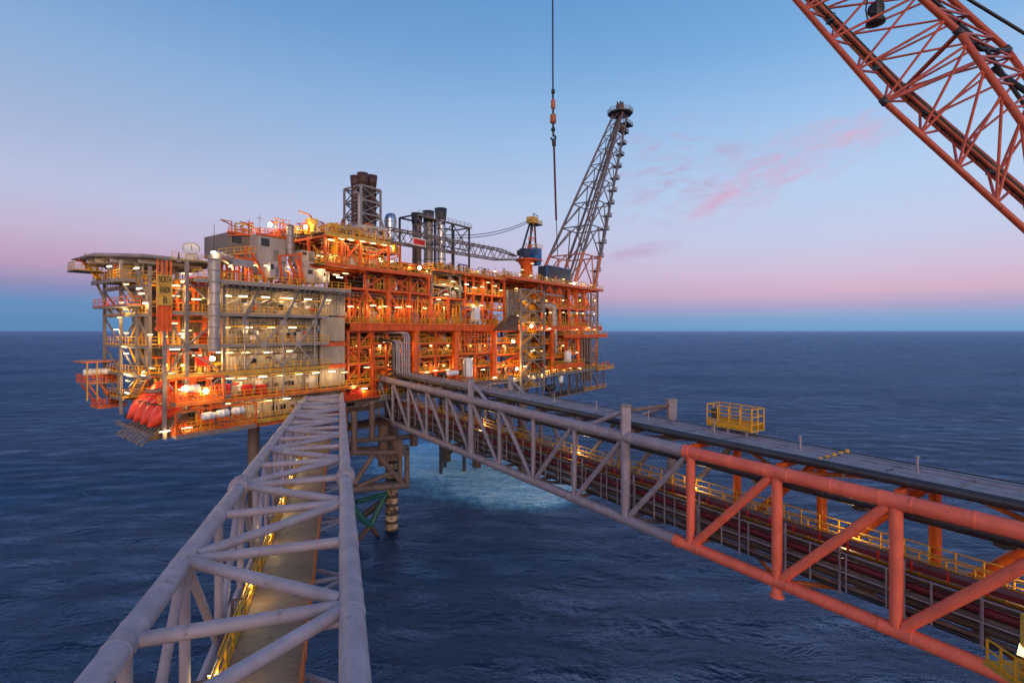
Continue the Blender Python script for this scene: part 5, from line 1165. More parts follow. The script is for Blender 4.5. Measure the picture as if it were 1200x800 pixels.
# barrels / small structures under right cellar end
t = thing('hanging_basket', 'brown hanging pipe basket below the cellar deck at the right end', 'steel frame', (85, 2, 26.5), PM)
for i in range(9):
    u = lerp(pu(632,0), pu(704,0), i/8); part('hanger', MB().beam((u, -1.2, 29.4), (u, -1.2, 22.6), .3), 'brown', t); part('hanger', MB().beam((u, 4, 29.4), (u, 4, 22.6), .3), 'brown', t)
part('lower_chord', MB().beam((pu(632,0), -1.2, 22.6), (pu(704,0), -1.2, 22.6), .35), 'brown', t); part('floor_plate', MB().box(pu(632,0), pu(704,0), -1, 5, 22.6, 22.8), 'darkbrown', t)
for i in range(8): part('brace', MB().beam((lerp(pu(632,0), pu(704,0), i/8), -1.2, 22.7 if i % 2 else 29.3), (lerp(pu(632,0), pu(704,0), (i+1)/8), -1.2, 29.3 if i % 2 else 22.7), .22), 'brown', t)
part('handrail', MB().rail([(pu(680,0), -1.5, 22.8), (pu(706,0), -1.5, 22.8)], 1.2, 1.4, .09), 'yellow', t)
part('machinery', MB().lathe((pu(640,0), -.6, 25.6), [(.3,0),(1.1,.1),(1.1,3),(.3,3.2)], 14, (1,0,0)), 'dark', t)
c = V3(UE+1, -3.2, 30.4); t = thing('end_platform', 'small yellow railed platform at the far right lower corner', 'platform', c, PM)
part('floor_plate', MB().box(c.x-9, c.x+4, c.y-.5, c.y+5, c.z-1.0, c.z-.75), 'yellow2', t); part('handrail', MB().rail([(c.x-9,c.y-.4,c.z-.75),(c.x+3.9,c.y-.4,c.z-.75)], 1.25, 1.3, .1, (1,.66,.33)), 'yellow', t)
part('pipe', MB().path([(c.x-5,c.y,c.z-.7),(c.x-5,c.y,c.z+1.4),(c.x,c.y,c.z+1.4),(c.x,c.y,c.z-.7)], .25, 8), 'orange', t)

for nm, u0, u1, va, vb, z0, n, lab in (('right', pu(597), UE-1, -.8, 9, 57.45, 70, 'tangle of yellow and orange pipes and frames on the top deck under the flare tower'), ('walk', pu(508), pu(590), -.6, 7, 56.8, 46, 'yellow and orange pipes and frames on the top walkway left of the pedestal crane'), ('frame', pu(383), pu(455), -.9, 7, 60.55, 40, 'yellow pipes and frames on top of the orange box frame'), ('rear', pu(400,13), pu(452,13), 12.5, 20, 64.7, 40, 'ochre and orange pipework round the feet of the tall brown stacks')):
    t = thing('rooftop_pipework', lab, 'pipework', ((u0+u1)/2, (va+vb)/2, z0), PM)
    for j in range(n):
        u = random.uniform(u0, u1); v = random.uniform(va, vb); h = random.uniform(.7, 2.6); du = random.uniform(-3, 3); mt = random.choice(('yellow','yellow2','orange','orange2','grey','pipe2','darkbrown'))
        if j % 3: part('pipe', MB().path([(u, v, z0), (u, v, z0+h), (min(u1, max(u0, u+du)), v, z0+h), (min(u1, max(u0, u+du)), v, z0+random.uniform(.1, h-.1))], random.choice((.07,.1,.14,.2)), 7), mt, t)
        elif j % 2: part('light_frame', MB().beam((u, v, z0), (u, v, z0+h), .14).beam((u, v, z0+h), (min(u1, u+1.8), v, z0+h), .13).beam((min(u1, u+1.8), v, z0+h), (min(u1, u+1.8), v, z0), .14), mt, t)
        else: part('equipment_skid', MB().box(u-.7, u+.7, v, v+.9, z0, z0+h*.6).box(u-.3, u+.4, v+.1, v+.7, z0+h*.6-.02, z0+h*.8), random.choice(('yellow2','orange2','box','darkbrown','grey','red')), t)

# ---- dark navy container on the right roof
a, b = T(640, 326, 3), T(667, 316, 3); t = thing('cargo_container', 'dark navy open container on the top deck beside the flare tower foot', 'container', a, PM)
part('body', MB().corr((a.x, 3), (b.x, 3), 57.6, b.z, (0,-1), .7, .12), 'navy', t); part('frame', MB().beam((a.x-.1,2.85,b.z), (b.x+.1,2.85,b.z), .3).beam((a.x-.1,2.85,57.6),(a.x-.1,2.85,b.z),.3).beam((b.x+.1,2.85,57.6),(b.x+.1,2.85,b.z),.3), 'blue', t); part('rear_body', MB().box(a.x, b.x, 3.3, 6, 57.6, b.z-.1), 'navy', t)

# ---- stacks
def stack(px_, ytop, ybot, v, r, lab, mt, capmt, capfrac=.3):
    c = T(px_, ybot, v); h = tz(px_, ytop, v)-c.z
    t = thing('exhaust_stack', lab, 'exhaust stack', c, PM)
    part('flue', MB().lathe(c, [(r,0),(r,h*(1-capfrac))], 20), mt, t)
    part('flared_cap', MB().lathe(c+V3(0,0,h*(1-capfrac)-.02), [(r*.98,0),(r*1.06,.05),(r*1.28,h*capfrac),(r*1.12,h*capfrac),(r*.95,h*capfrac-1.2)], 20), capmt, t)
    for k in range(3): part('band', MB().lathe(c+V3(0,0,h*(.15+.25*k)), [(r,0),(r+.1,.01),(r+.1,.2),(r,.21)], 20), 'dark', t)
stack(416.5, 206.5, 272, 17.4, .95, 'brown flared exhaust stack, left one inside the square grey frame', 'rusty', 'rusty', .18)
stack(425, 203, 272, 16.2, 1.0, 'tallest brown exhaust stack, middle one inside the square grey frame', 'rusty', 'rusty', .2)
stack(435.5, 206, 272, 16.6, 1.05, 'brown flared exhaust stack, right one inside the square grey frame', 'rusty', 'rusty', .18)
stack(488.5, 250, 315, 17, 1.2, 'dark capped steel stack, left one of the lower row', 'brown', 'dark', .2)
stack(502, 247.5, 315, 17, 1.25, 'dark capped steel stack, middle one of the lower row', 'pipe2', 'dark', .2)
stack(516.5, 244.5, 315, 17, 1.35, 'dark capped shiny steel stack, right one of the lower row', 'silver', 'dark', .2)
t = thing('stack_cage', 'square grey braced frame round the three tall brown stacks', 'steel frame', T(426, 272, 18), PM)
ua, ub, va, vb = pu(423, 14.5), pu(446, 14.5), 14.5, 20.6
zz = [tz(426, y, 16) for y in (268, 252, 236.5, 220)]
cn = [(ua,va),(ub,va),(ub,vb),(ua,vb)]
for u, v in cn: part('column', MB().beam((u, v, zz[0]-3), (u, v, zz[-1]), .42), 'pipe2', t)
for i in range(4):
    for j in range(4):
        p, q = cn[j], cn[(j+1) % 4]
        if i: part('beam', MB().beam((*p, zz[i]), (*q, zz[i]), .32), 'pipe2', t)
        if i < 3: part('brace', MB().beam((*p, zz[i]), (*q, zz[i+1]), .2), 'grey', t); part('brace', MB().beam((*q, zz[i]), (*p, zz[i+1]), .2), 'grey', t)
for j, (u, v) in enumerate(cn): part('raking_strut', MB().beam((u, v, zz[1]), (u+(-2.2 if j in (0,3) else 2.2), v, zz[0]-2.5), .3), 'pipe2', t)
part('vent_pipe', MB().path([T(421,270,14), T(421,232,14), T(420,227,14), T(417,225,14), T(414,227,14)], .4, 12), 'pipe2', t)
t = thing('stack_support', 'grey braced support frame behind the lower row of stacks', 'steel frame', T(510, 315, 18), PM)
ua, ub = pu(473, 19.5), pu(536, 19.5); zt_ = tz(505, 262, 19.5); z0_ = tz(505, 318, 19.5)
for u in (ua, lerp(ua,ub,.33), lerp(ua,ub,.66), ub):
    for v in (15, 21): part('column', MB().beam((u, v, z0_), (u, v, zt_), .42), 'dark', t)
for v in (15, 21): part('beam', MB().beam((ua, v, zt_), (ub, v, zt_), .4), 'dark', t); part('beam', MB().beam((ua, v, lerp(z0_,zt_,.5)), (ub, v, lerp(z0_,zt_,.5)), .3), 'dark', t)
for j in range(3):
    a_, b_ = lerp(ua,ub,j/3), lerp(ua,ub,(j+1)/3); part('brace', MB().beam((a_,15,lerp(z0_,zt_,.5)), (b_,15,zt_), .25), 'grey', t); part('brace', MB().beam((b_,15,lerp(z0_,zt_,.5)), (a_,15,zt_), .25), 'grey', t)
for u in (ua, ub): part('beam', MB().beam((u,15,zt_), (u,21,zt_), .35), 'dark', t)
part('walkway', MB().beam((ua, 14.4, zt_-.2), (ub, 14.4, zt_-.2), 1.0, .12).rail([(ua,14,zt_-.1),(ub,14,zt_-.1)], 1.1, 1.6, .08), 'grey', t)
# silver domed vessel
c = T(456.5, 276, 16); h = tz(456.5, 250, 16)-c.z; t = thing('silver_vessel', 'shiny silver domed vessel between the two stack groups', 'vessel', c, PM)
part('shell', MB().lathe(c+V3(0,0,-1), [(1.3,0),(1.3,h-.6),(1.15,h+.1),(.8,h+.7),(.3,h+1.0)], 22), 'silver', t); part('band', MB().lathe(c+V3(0,0,h*.6), [(1.3,0),(1.36,.01),(1.36,.15),(1.3,.16)], 22), 'grey', t)
part('outlet_pipe', MB().path([c+V3(.3,-.2,h-.2), c+V3(1.4,0,h-.1), c+V3(1.75,0,h-1.2), c+V3(1.75,0,0)], .35, 12), 'pipe2', t)
# yellow boom rest column
a, b = T(392, 300, .5), T(392, 262, .5); t = thing('boom_rest', 'thick ochre yellow post with a bracket at the left end of the crane boom', 'boom rest', a, PM)
part('post', MB().beam(a, b, 1.0), 'yellow', t); part('cross_head', MB().beam(b+V3(-1.2,0,-.5), b+V3(7,2,-.2), .9, .9), 'yellow2', t); part('brace', MB().beam(a+V3(0,0,2), a+V3(3,1,5.5), .35), 'yellow2', t)

# ---- pedestal crane of the platform
VC = 10.0
c = T(617, 322, VC); t = thing('pedestal_crane', 'pedestal crane with orange base, blue cab and grey lattice boom lying level', 'crane', c, PM)
zc = tz(617, 305, VC)
part('pedestal', MB().lathe(V3(c.x, VC, 57), [(1.9,0),(1.9,zc-57-1.6),(2.6,zc-57-.9),(2.6,zc-57-.3)], 24), 'orange', t)
part('slew_platform', MB().lathe(V3(c.x, VC, zc-.35), [(3.1,0),(3.6,.15),(3.6,.7),(2.8,.72)], 24), 'orange', t)
cu_ = pu(629, VC-2)
part('cab', MB().box(cu_-2.0, cu_+2.0, VC-2.6, VC+.2, zc+.4, tz(629, 291, VC-2)), 'blue', t, 'blue machinery cab')
part('cab_floor', MB().box(cu_-2.3, cu_+2.5, VC-2.9, VC+.4, zc+.1, zc+.42), 'orange', t); part('cab_base', MB().box(cu_-.8, cu_+1.9, VC-2.5, VC+.1, zc-1.3, zc+.1), 'blue', t)
part('cab_window', MB().box(cu_-2.0, cu_-.6, VC-2.7, VC-2.58, zc+1.8, zc+3.4), 'glass', t)
part('handrail', MB().rail([(cu_-2.2,VC-2.8,tz(629,291,VC-2)),(cu_+2.2,VC-2.8,tz(629,291,VC-2))], 1.2, 1, .1), 'yellow', t)
mz = tz(624, 262, VC)
m0, m1 = pu(613, VC), pu(622, VC)
for v in (VC-1.3, VC+1.3):
    part('mast_leg', MB().beam((m0, v, zc+.6), (m1+.4, v*.5+VC*.5, mz), .45), 'dark', t); part('mast_leg', MB().beam((m1+1.3, v, zc+.6), (m1+1.3, v*.5+VC*.5, mz), .45), 'darkbrown', t)
for k in range(5):
    z_ = lerp(zc+2, mz-.5, k/4); part('mast_brace', MB().beam((lerp(m0,m1,.15+.2*k), VC-1, z_), (m1+1.3, VC-1, z_+1.0), .25), 'orange2', t)
part('mast_head', MB().box(m1-.6, m1+2.4, VC-1.3, VC+1.3, mz, mz+2.0), 'yellow2', t); part('mast_platform', MB().rail([(m1+2.3,VC-1.5,mz),(m1+4.6,VC-1.5,mz),(m1+4.6,VC+1,mz)], 1.2, .9, .1), 'yellow2', t); part('mast_floor', MB().box(m1+1.5, m1+4.7, VC-1.6, VC+1.2, mz-.25, mz-.05), 'dark', t)
part('mast_jib', MB().path([(m1+1.6,VC,mz+2),(m1+1.6,VC,mz+3.4),(m1+4.5,VC,mz+2.9)], .14, 8), 'dark', t)
part('winch', MB().lathe((m0-.5,VC-1.6,zc+2.2), [(.5,0),(.9,.05),(.9,.3),(.6,.32),(.6,2.8),(.9,2.82),(.9,3.1),(.5,3.12)], 16, (0,1,0)), 'dark', t)
part('operator_cabin', MB().box(m0-3.2, m0-.6, VC-2.8, VC-.8, zc+.5, zc+3.0), 'navy', t); part('access_platform', MB().rail([(m0-3.6,VC-3.2,zc+3.1),(m0+.8,VC-3.2,zc+3.1)], 1.3, .9, .1).rail([(m0-1.5,VC-3.0,zc+5.6),(m0+1.6,VC-3.0,zc+5.6)], 1.2, .9, .1), 'orange2', t)
# boom
bR, bL = T(605, 303, VC), T(448, 275.5, VC); bL = V3(bL.x, VC, bL.z)
bh, bw = 3.0, 2.4
def bp(k, s, h): # k along, s side, h height fraction; tapers to the foot
    tp = min(1, .35+ (k/.18)*.65) if k < .18 else 1
    return lerp(bR, bL, k)+V3(0, s*bw/2*tp, (h-.5)*bh*tp+.2)
for s in (-1, 1):
    for h in (0, 1): part('boom_chord', MB().path([bp(0,s,h), bp(.18,s,h), bp(1,s,h)], .2, 10), 'towergrey', t)
NB = 24
for i in range(NB):
    k0, k1 = i/NB, (i+1)/NB; f_ = i % 2
    part('boom_lacing', MB().tube(bp(k0,-1,f_), bp(k1,-1,1-f_), .11, 6), 'towergrey', t); part('boom_lacing', MB().tube(bp(k0,1,f_), bp(k1,1,1-f_), .11, 6), 'towergrey', t)
    part('boom_lacing', MB().tube(bp(k0,1-2*f_,1), bp(k1,2*f_-1,1), .1, 6), 'grey', t)
    part('boom_rail_post', MB().tube(bp(k0,-1,1), bp(k0,-1,1)+V3(0,0,.9), .05, 5), 'grey', t)
nL = T(403, 278, VC); nz = bL.z
part('boom_head', MB().prism([bL+V3(.5,-1.25,-1.0), bL+V3(.5,-1.25,1.5), V3(lerp(nL.x,bL.x,.3),VC-1.25,nz+1.2), V3(nL.x,VC-1.25,nz-.6), V3(nL.x+1,VC-1.25,nz-1.3)], (0,2.5,0)), 'box', t)
for k, r in ((.35,.28),(.52,.25),(.68,.25),(.85,.5)): part('sheave_hole', MB().lathe((lerp(nL.x,bL.x,k), VC-1.3, nz+.1), [(r,0),(r,.04)], 14, (0,1,0)), 'dark', t)
sb = T(491.5, 284, VC-1.6); sp_ = part('sign_panel', MB().box(sb.x-2.1, sb.x+2.1, VC-1.6, VC-1.45, sb.z-.85, sb.z+.95), 'white', t, 'white bordered red sign on the boom')
part('red_field', MB().box(sb.x-1.85, sb.x+1.85, VC-1.66, VC-1.58, sb.z-.62, sb.z+.72), 'red', sp_)
for j in range(4): part('mark', MB().beam((sb.x-1.35+j*.85, VC-1.68, sb.z-.25), (sb.x-1.1+j*.85, VC-1.68, sb.z+.38), .28, .06), 'maroon', sp_)
# sagging pendant ropes
src = None
for j, (dy, lab) in enumerate(((0,'upper'),(3.5,'lower'))):
    p, q = V3(m1, VC-.6+j*1.2, mz+1.3-j*.9), T(522, 275+dy*.8, VC); pts = []
    for i in range(13):
        k = i/12; pts.append(lerp(p, q, k)+V3(0,0,-3.3*4*k*(1-k)*.55))
    part('pendant_rope', MB().path(pts, .11, 6), 'dark', t)

# ---- flare tower
L0, L1_ = 15.6, 4.4
ubase = pu(696, 3)-L0; vbase = 3.0; zb0 = 57.2; ztop = 136.0; lean = 46.5
def fl(k, a, b):  # k 0..1 up, corner fractions a (u) b (v)
    Lk = lerp(L0, L1_, k)
    cu2 = ubase+L0/2+lean*k; cv2 = vbase+L0/2-1.0*k
    return V3(cu2+(a-.5)*Lk, cv2+(b-.5)*Lk, lerp(zb0, ztop, k))
t = thing('flare_tower', 'tall leaning grey lattice flare tower with orange feet and small ladder platforms', 'flare tower', fl(0,.5,.5), PM)
CN = [(0,0),(1,0),(1,1),(0,1)]; ko = .17
for a, b in CN:
    part('leg', MB().tube(fl(0,a,b), fl(ko,a,b), .62, 12, .58), 'orangetower', t); part('leg', MB().tube(fl(ko,a,b), fl(1,a,b), .56, 12, .36), 'towergrey', t)
ks = [0]
for i in range(9): ks.append(ks[-1]+.135*.90**i)
ks = [k/ks[-1] for k in ks]
for i in range(9):
    for j in range(4):
        p, q = CN[j], CN[(j+1) % 4]; mt = 'orangetower' if ks[i+1] < ko+.04 else 'towergrey'; r = lerp(.25, .15, ks[i])
        part('horizontal_brace', MB().tube(fl(ks[i+1],*p), fl(ks[i+1],*q), r, 8), mt, t)
        m_ = ((p[0]+q[0])/2, (p[1]+q[1])/2)
        if i < 9: part('diagonal_brace', MB().tube(fl(ks[i],*p), fl(ks[i+1],*m_), r, 8), mt, t); part('diagonal_brace', MB().tube(fl(ks[i],*q), fl(ks[i+1],*m_), r, 8), mt, t)
        else: part('diagonal_brace', MB().tube(fl(ks[i],*p), fl(ks[i+1],*q), r, 8), mt, t); part('diagonal_brace', MB().tube(fl(ks[i],*q), fl(ks[i+1],*p), r, 8), mt, t)
for a, b, r in ((.5,.5,.42),(.66,.5,.25)): part('flare_pipe', MB().tube(fl(0,a,b), fl(1,a,b), r, 10), 'brown', t)
for i in range(13):
    k = .03+i*.072; p = fl(k, 1.0, .12)
    g = part('ladder_platform', MB().box(p.x-.4, p.x+3.4, p.y-1.5, p.y+1.5, p.z-.15, p.z).box(p.x-.2, p.x+3.0, p.y-.1, p.y+.1, p.z-.7, p.z-.14), 'dark', t)
    part('cage_rail', MB().rail([(p.x+.2,p.y-1.4,p.z),(p.x+3.3,p.y-1.4,p.z),(p.x+3.3,p.y+1.4,p.z)], 1.4, .8, .12, (1,.5)), 'grey', g)
    if i < 12:
        q = fl(k+.072, 1.0, .12); part('ladder', MB().beam((p.x+2.4,p.y,p.z), (q.x+.9,q.y,q.z), .5, .12), 'grey', t)
tp = fl(1,.5,.5); oc = [tp+V3(5.4*math.cos(i*math.pi/4+.39), 5.4*math.sin(i*math.pi/4+.39), .2) for i in range(8)]
part('top_platform', MB().prism(oc, (0,0,.5)), 'dark', t); part('top_rail', MB().rail([p+V3(0,0,.5) for p in oc+oc[:1]], 1.5, 1.4, .13, (1,.5)), 'grey', t)
p = tp+V3(2.8,-1,-3.6); part('side_platform', MB().box(p.x-3, p.x+3.4, p.y-2.4, p.y+2.4, p.z-.3, p.z), 'dark', t); part('side_rail', MB().rail([(p.x-3,p.y-2.3,p.z),(p.x+3.3,p.y-2.3,p.z),(p.x+3.3,p.y+2.3,p.z)], 1.4, 1.2, .13, (1,.5)), 'grey', t)
p = tp+V3(-.5,-.5,-6.2); part('side_platform', MB().box(p.x-2.6, p.x+2.6, p.y-2.2, p.y+2.2, p.z-.25, p.z), 'yellow2', t)
part('burner_shroud', MB().lathe(tp+V3(-.2,0,.7), [(1.7,0),(1.8,.3),(1.8,3.4),(1.5,3.5)], 18), 'rusty', t)
for j in range(5): part('burner_tip', MB().lathe(tp+V3(-.2+1.15*math.cos(j*1.257),1.15*math.sin(j*1.257),3.9), [(.35,0),(.4,1.3),(.25,1.5)], 10), 'rusty', t)

# ---- jacket in the water
t = thing('jacket', 'teal and brown steel jacket with striped legs standing in the sea under the platform', 'jacket', (30, 15, 0), PM)
LG = [(-14,4.5),(16.1,4.5),(66,4.5),(66,22),(16.1,34.9),(66,34.9)]
for i, (u, v) in enumerate(LG):
    r = .85 if i == 0 else 1.4; part('leg', MB().tube((u,v,-6), (u,v,18), r, 18), 'leg' if i == 1 else 'darkbrown', t); part('leg', MB().tube((u,v,17.9), (u,v,28.8), r+.05, 18), 'brown', t)
def jb(p, q, r, m): part('brace', MB().tube(p, q, r, 10), m, t)
n1 = T(434, 616, 4.5)
for px_, py_, m, r in ((452,579,'teal',.6),(417,600,'teal',.6)): jb(T(px_, py_, 4.5), n1, r, m)
jb(n1, V3(16.1,4.5,-5), .45, 'darkbrown'); jb(n1, V3(-14,4.5,-12), .5, 'darkbrown')
jb(T(417,588,4.5), T(453,578,4.5), .5, 'teal'); jb(T(424,605,8), T(453,583,5), .7, 'dark'); jb(T(405,565,4.5), T(417,600,4.5), .6, 'teal')
for a, b in ((2,5),(2,3)):
    p, q = LG[a], LG[b]; jb((*p,22), (*q,2), .65, 'darkbrown'); jb((*p,2), (*q,22), .65, 'darkbrown'); jb((*p,12), (*q,12), .5, 'teal')
for u, v in ((60,22),(66.6,22),(72,26),(54,26),(60,30)): part('conductor', MB().tube((u,v,-4), (u,v,29), .55, 12), 'dark', t)

# ---- brown landing frame carrying the bridge ends
t = thing('landing_frame', 'brown tubular landing frame under the bridge ends', 'steel frame', T(450, 570, -5), PM)
def lf(nm, a, b, v0_, v1_, r): part(nm, MB().tube(T(*a, v0_), T(*b, v1_), r, 12), 'brown', t)
for v in (-6, .5):
    dx = 0 if v == -6 else -4
    lf('horizontal_tube', (404,530+dx*.6), (478,530+dx*1.6), v, v, .55); lf('horizontal_tube', (410,574+dx*.6), (478,568+dx*.6), v, v, .6)
    lf('horizontal_tube', (404,517), (484,511), v, v, .45)
    lf('vertical_tube', (477,526), (477,570), v, v, .5); lf('vertical_tube', (469,520), (469,568), v, v, .4)
    lf('diagonal_tube', (437,533), (415,567), v, v, .45); lf('diagonal_tube', (442,533), (473,568), v, v, .45); lf('diagonal_tube', (418,570), (460,553), v, v, .4)
for px_, y0, y1 in ((415,482,533),(436,471,516)): lf('upright_post', (px_,y0), (px_,y1), -6, -6, .55)
lf('upright_post', (449,492), (449,545), -3, -3, 1.0)
for px_, y in ((477,530),(477,568),(415,530),(415,572)): lf('cross_tube', (px_,y), (px_-6,y-6), -6, .5, .45)
lf('saddle_ring', (463,514), (470,532), -6.3, -6.3, 1.1)
lf('bearing_stub', (485,496), (485,522), -6.5, -6.5, .8); lf('upright_post', (405,528), (405,480), -4, -4, .5)
part('landing_plate', MB().box(T(404,480,-4).x, T(470,480,-4).x, -5.5, .2, tz(440,495,-4)-.3, tz(440,495,-4)), 'darkbrown', t)
part('landing_beam', MB().box(T(404,478,-4).x, T(444,478,-4).x, -5.6, -5.0, tz(420,478,-5)-.5, tz(420,478,-5)+.5), 'darkbrown', t)
t = thing('bridge_landing', 'red and orange railed landing deck between the two bridge ends', 'deck', T(425, 465, -2), PM)
a, b = T(406, 470, -3), T(445, 470, -3)
part('floor_plate', MB().box(a.x, b.x, -3, 0, a.z-.4, a.z), 'darkbrown', t); part('handrail', MB().rail([(a.x,-2.9,a.z),(b.x,-2.9,a.z)], 1.2, .8, .09, (1,.66,.33)), 'orange', t)
for j in range(6):
    u = lerp(a.x, b.x, (j+.5)/6); part('equipment_skid', MB().box(u-.6, u+.5, -2.4, -1.2, a.z, a.z+random.uniform(.7,2)), random.choice(('red','orange','red','orange2')), t)
for j in range(12):
    u = random.uniform(a.x, b.x); part('pipe', MB().path([(u,-1.5,a.z),(u,-1.5,a.z+random.uniform(1,3.5)),(u+random.uniform(-2,2),-1.5,a.z+2),(u,-.4,a.z+2.5)], random.choice((.1,.15,.22)), 7), random.choice(('red','orange','orange2')), t)
part('access_ladder', MB().beam((b.x-.6,-2.6,a.z), (b.x-.6,-2.6,a.z+7), .12).beam((b.x-1.4,-2.6,a.z), (b.x-1.4,-2.6,a.z+7), .12).beam((b.x-1.4,-2.6,a.z+3.5),(b.x-.6,-2.6,a.z+3.5),.1), 'orange', t)

# ================================================================== lamps
lamp_src = None
def lamp(c, label, group, ln=1.5):
    global lamp_src
    if lamp_src is None:
        b = MB(); b.box(c.x-.7, c.x+.7, c.y-.14, c.y+.14, c.z+.05, c.z+.14)
        lamp_src = solo('strip_lamp', b, 'grey', label, 'lamp', c, PM, group)
        part('tube', MB().box(c.x-.62, c.x+.62, c.y-.11, c.y+.11, c.z-.07, c.z+.045), 'lamp', lamp_src)
        glow(lamp_src); return lamp_src
    o = dup(lamp_src, c, label, PM); o['group'] = group
    return o
def glow(o):
    ld = bpy.data.lights.new('tube_light', 'POINT'); ld.energy = 115; ld.color = (1, .64, .24); ld.shadow_soft_size = .25
    lo = bpy.data.objects.new('tube_light', ld); COL.objects.link(lo); lo.parent = o; lo.location = (0, -.25, -.35)
def lamp_bright(o):
    for ch in o.children:
        if ch.type == 'MESH': ch.material_slots[0].link = 'OBJECT'; ch.material_slots[0].material = random.choice((M['lamp'], M['lamp2'], M['lamp3']))
ROWS = [
 ('under the topmost gallery of the clad block', -1.6, [(266,346.5),(285,347),(311,348),(332,349),(340.5,349.5),(361,350.5),(384,351.5)]),
 ('under the second highest gallery of the clad block', -1.2, [(265,383.7),(291,383.7),(318,383.7),(343,383.7)]),
 ('under the third highest gallery of the clad block', -1.2, [(259,412.5),(268,413),(288,413),(314,412.5),(340,411)]),
 ('under the third lowest gallery of the clad block', -1.2, [(234,441),(253,441),(270,443),(284,443),(308,441),(329,439.7),(350.5,438),(370,436.6),(389,435)]),
 ('under the second lowest gallery of the clad block', -1.2, [(265,473),(291,471.5),(314,469),(336,466.7)]),
 ('in the upper corner bays beside the tall duct', -1.0, [(218,320.5),(205,334.5),(205,346.5),(230,350.5),(243,349.5)]),
 ('in the middle corner bays beside the tall duct', -1.0, [(202,378.5),(219,387),(213,391),(205,409),(231,416)]),
 ('in the lower corner bays behind the muster decks', -1.0, [(199,437),(204,442),(222,442),(215,456),(222,475),(236,478)]),
 ('under the lower muster deck edge', -3.4, [(193,505),(219,501)]),
 ('among the orange roof frames of the clad block', 1.6, [(270,312.5),(280,311),(296,310.5),(314,311.5),(340,313)]),
 ('along the right end of the roof deck', .6, [(375,300),(377,316),(394,322),(398,325),(405,320.5),(394,298)]),
 ('along the yellow deck on the orange box frame', -1.7, [(388,281),(400,280),(411,281),(425,283),(437,285),(450,287)]),
 ('inside the orange box frame', 1.0, [(390,299),(413,305),(431,303),(447,306),(458,306)]),
 ('in the frame right of the clad block', -.6, [(411,359),(437,358),(451,359),(466,360),(479,359)]),
 ('in the middle modules above the main deck', -.6, [(498,361),(514,351),(523,345),(535,338),(547,333),(565,336),(554,357),(564,358)]),
 ('along the top walkway left of the pedestal crane', -.8, [(520,333),(531,330),(556,337),(572,331),(580,335),(587,340)]),
 ('on the top deck under the pedestal crane', 2.0, [(605,338),(609,322),(612,316),(622,323),(624,309),(640,325),(647,328),(651,334)]),
 ('on the top deck beside the flare tower foot', 2.0, [(660,327),(668,332),(676,331),(684,333),(693,334)]),
 ('on the right module above the main deck', -1.6, [(638,367),(645,366),(660,366),(676,367),(683,367),(696,368)]),
 ('under the main deck at the right end', -1.8, [(636,384),(644,385),(676,386),(690,384),(697,386)]),
 ('low at the right end above the cellar deck', -2.0, [(642,434),(650,433),(660,433),(668,431),(679,431),(676,413)]),
 ('on the cellar deck round the stair tower', -2.6, [(580,442),(602,443),(615,429),(626,440),(636,438),(641,434.5)]),
 ('inside the grey lattice stair tower', -2.2, [(615,352),(626,353),(613,377),(624,411),(620,440),(606,370)]),
 ('beside the barred cage under the main deck', -1.2, [(500,436),(510,434),(524,433),(545,424),(552,420),(566,433)]),
 ('on the bridge landing beside the clad block', -2.5, [(404,436),(414,452),(427,455),(430,430)]),
]
for where, v, pts in ROWS:
    for i, (a, b) in enumerate(sorted(pts)): lamp_bright(lamp(T(a, b, v), f'lit strip lamp {where}, {nth(i, len(pts))}', 'lit strip lamps on the platform'))
# left stair tower and helideck lamps (left end face)
for where, u, pts in (('under the helideck', -33.5, [(128,312),(160,314),(148,333),(163,338),(166,344)]), ('on the left end stair tower', -30.9, [(143,354.5),(170,355),(136,386),(147,362),(148,390),(145,406),(148,414),(148,438),(150,446),(149,460),(178,431),(140,372),(176,392)])):
    for i, (a, b) in enumerate(sorted(pts)):
        # the spot on the end plane u = const
        al = (a-600)/F; X0, Y0 = OX+u*UX, OY+u*UY; v = (X0-al*Y0)/(UY+al*UX); Y = Y0+v*UX
        lo_ = lamp(V3(u, v, CAMZ+(387-b)/F*Y), f'lit strip lamp {where}, {nth(i, len(pts))}', 'lit strip lamps on the platform'); lo_.matrix_world = PM@Matrix.Translation(V3(u, v, CAMZ+(387-b)/F*Y))@Matrix.Rotation(-math.pi/2, 4, 'Z'); lamp_bright(lo_)
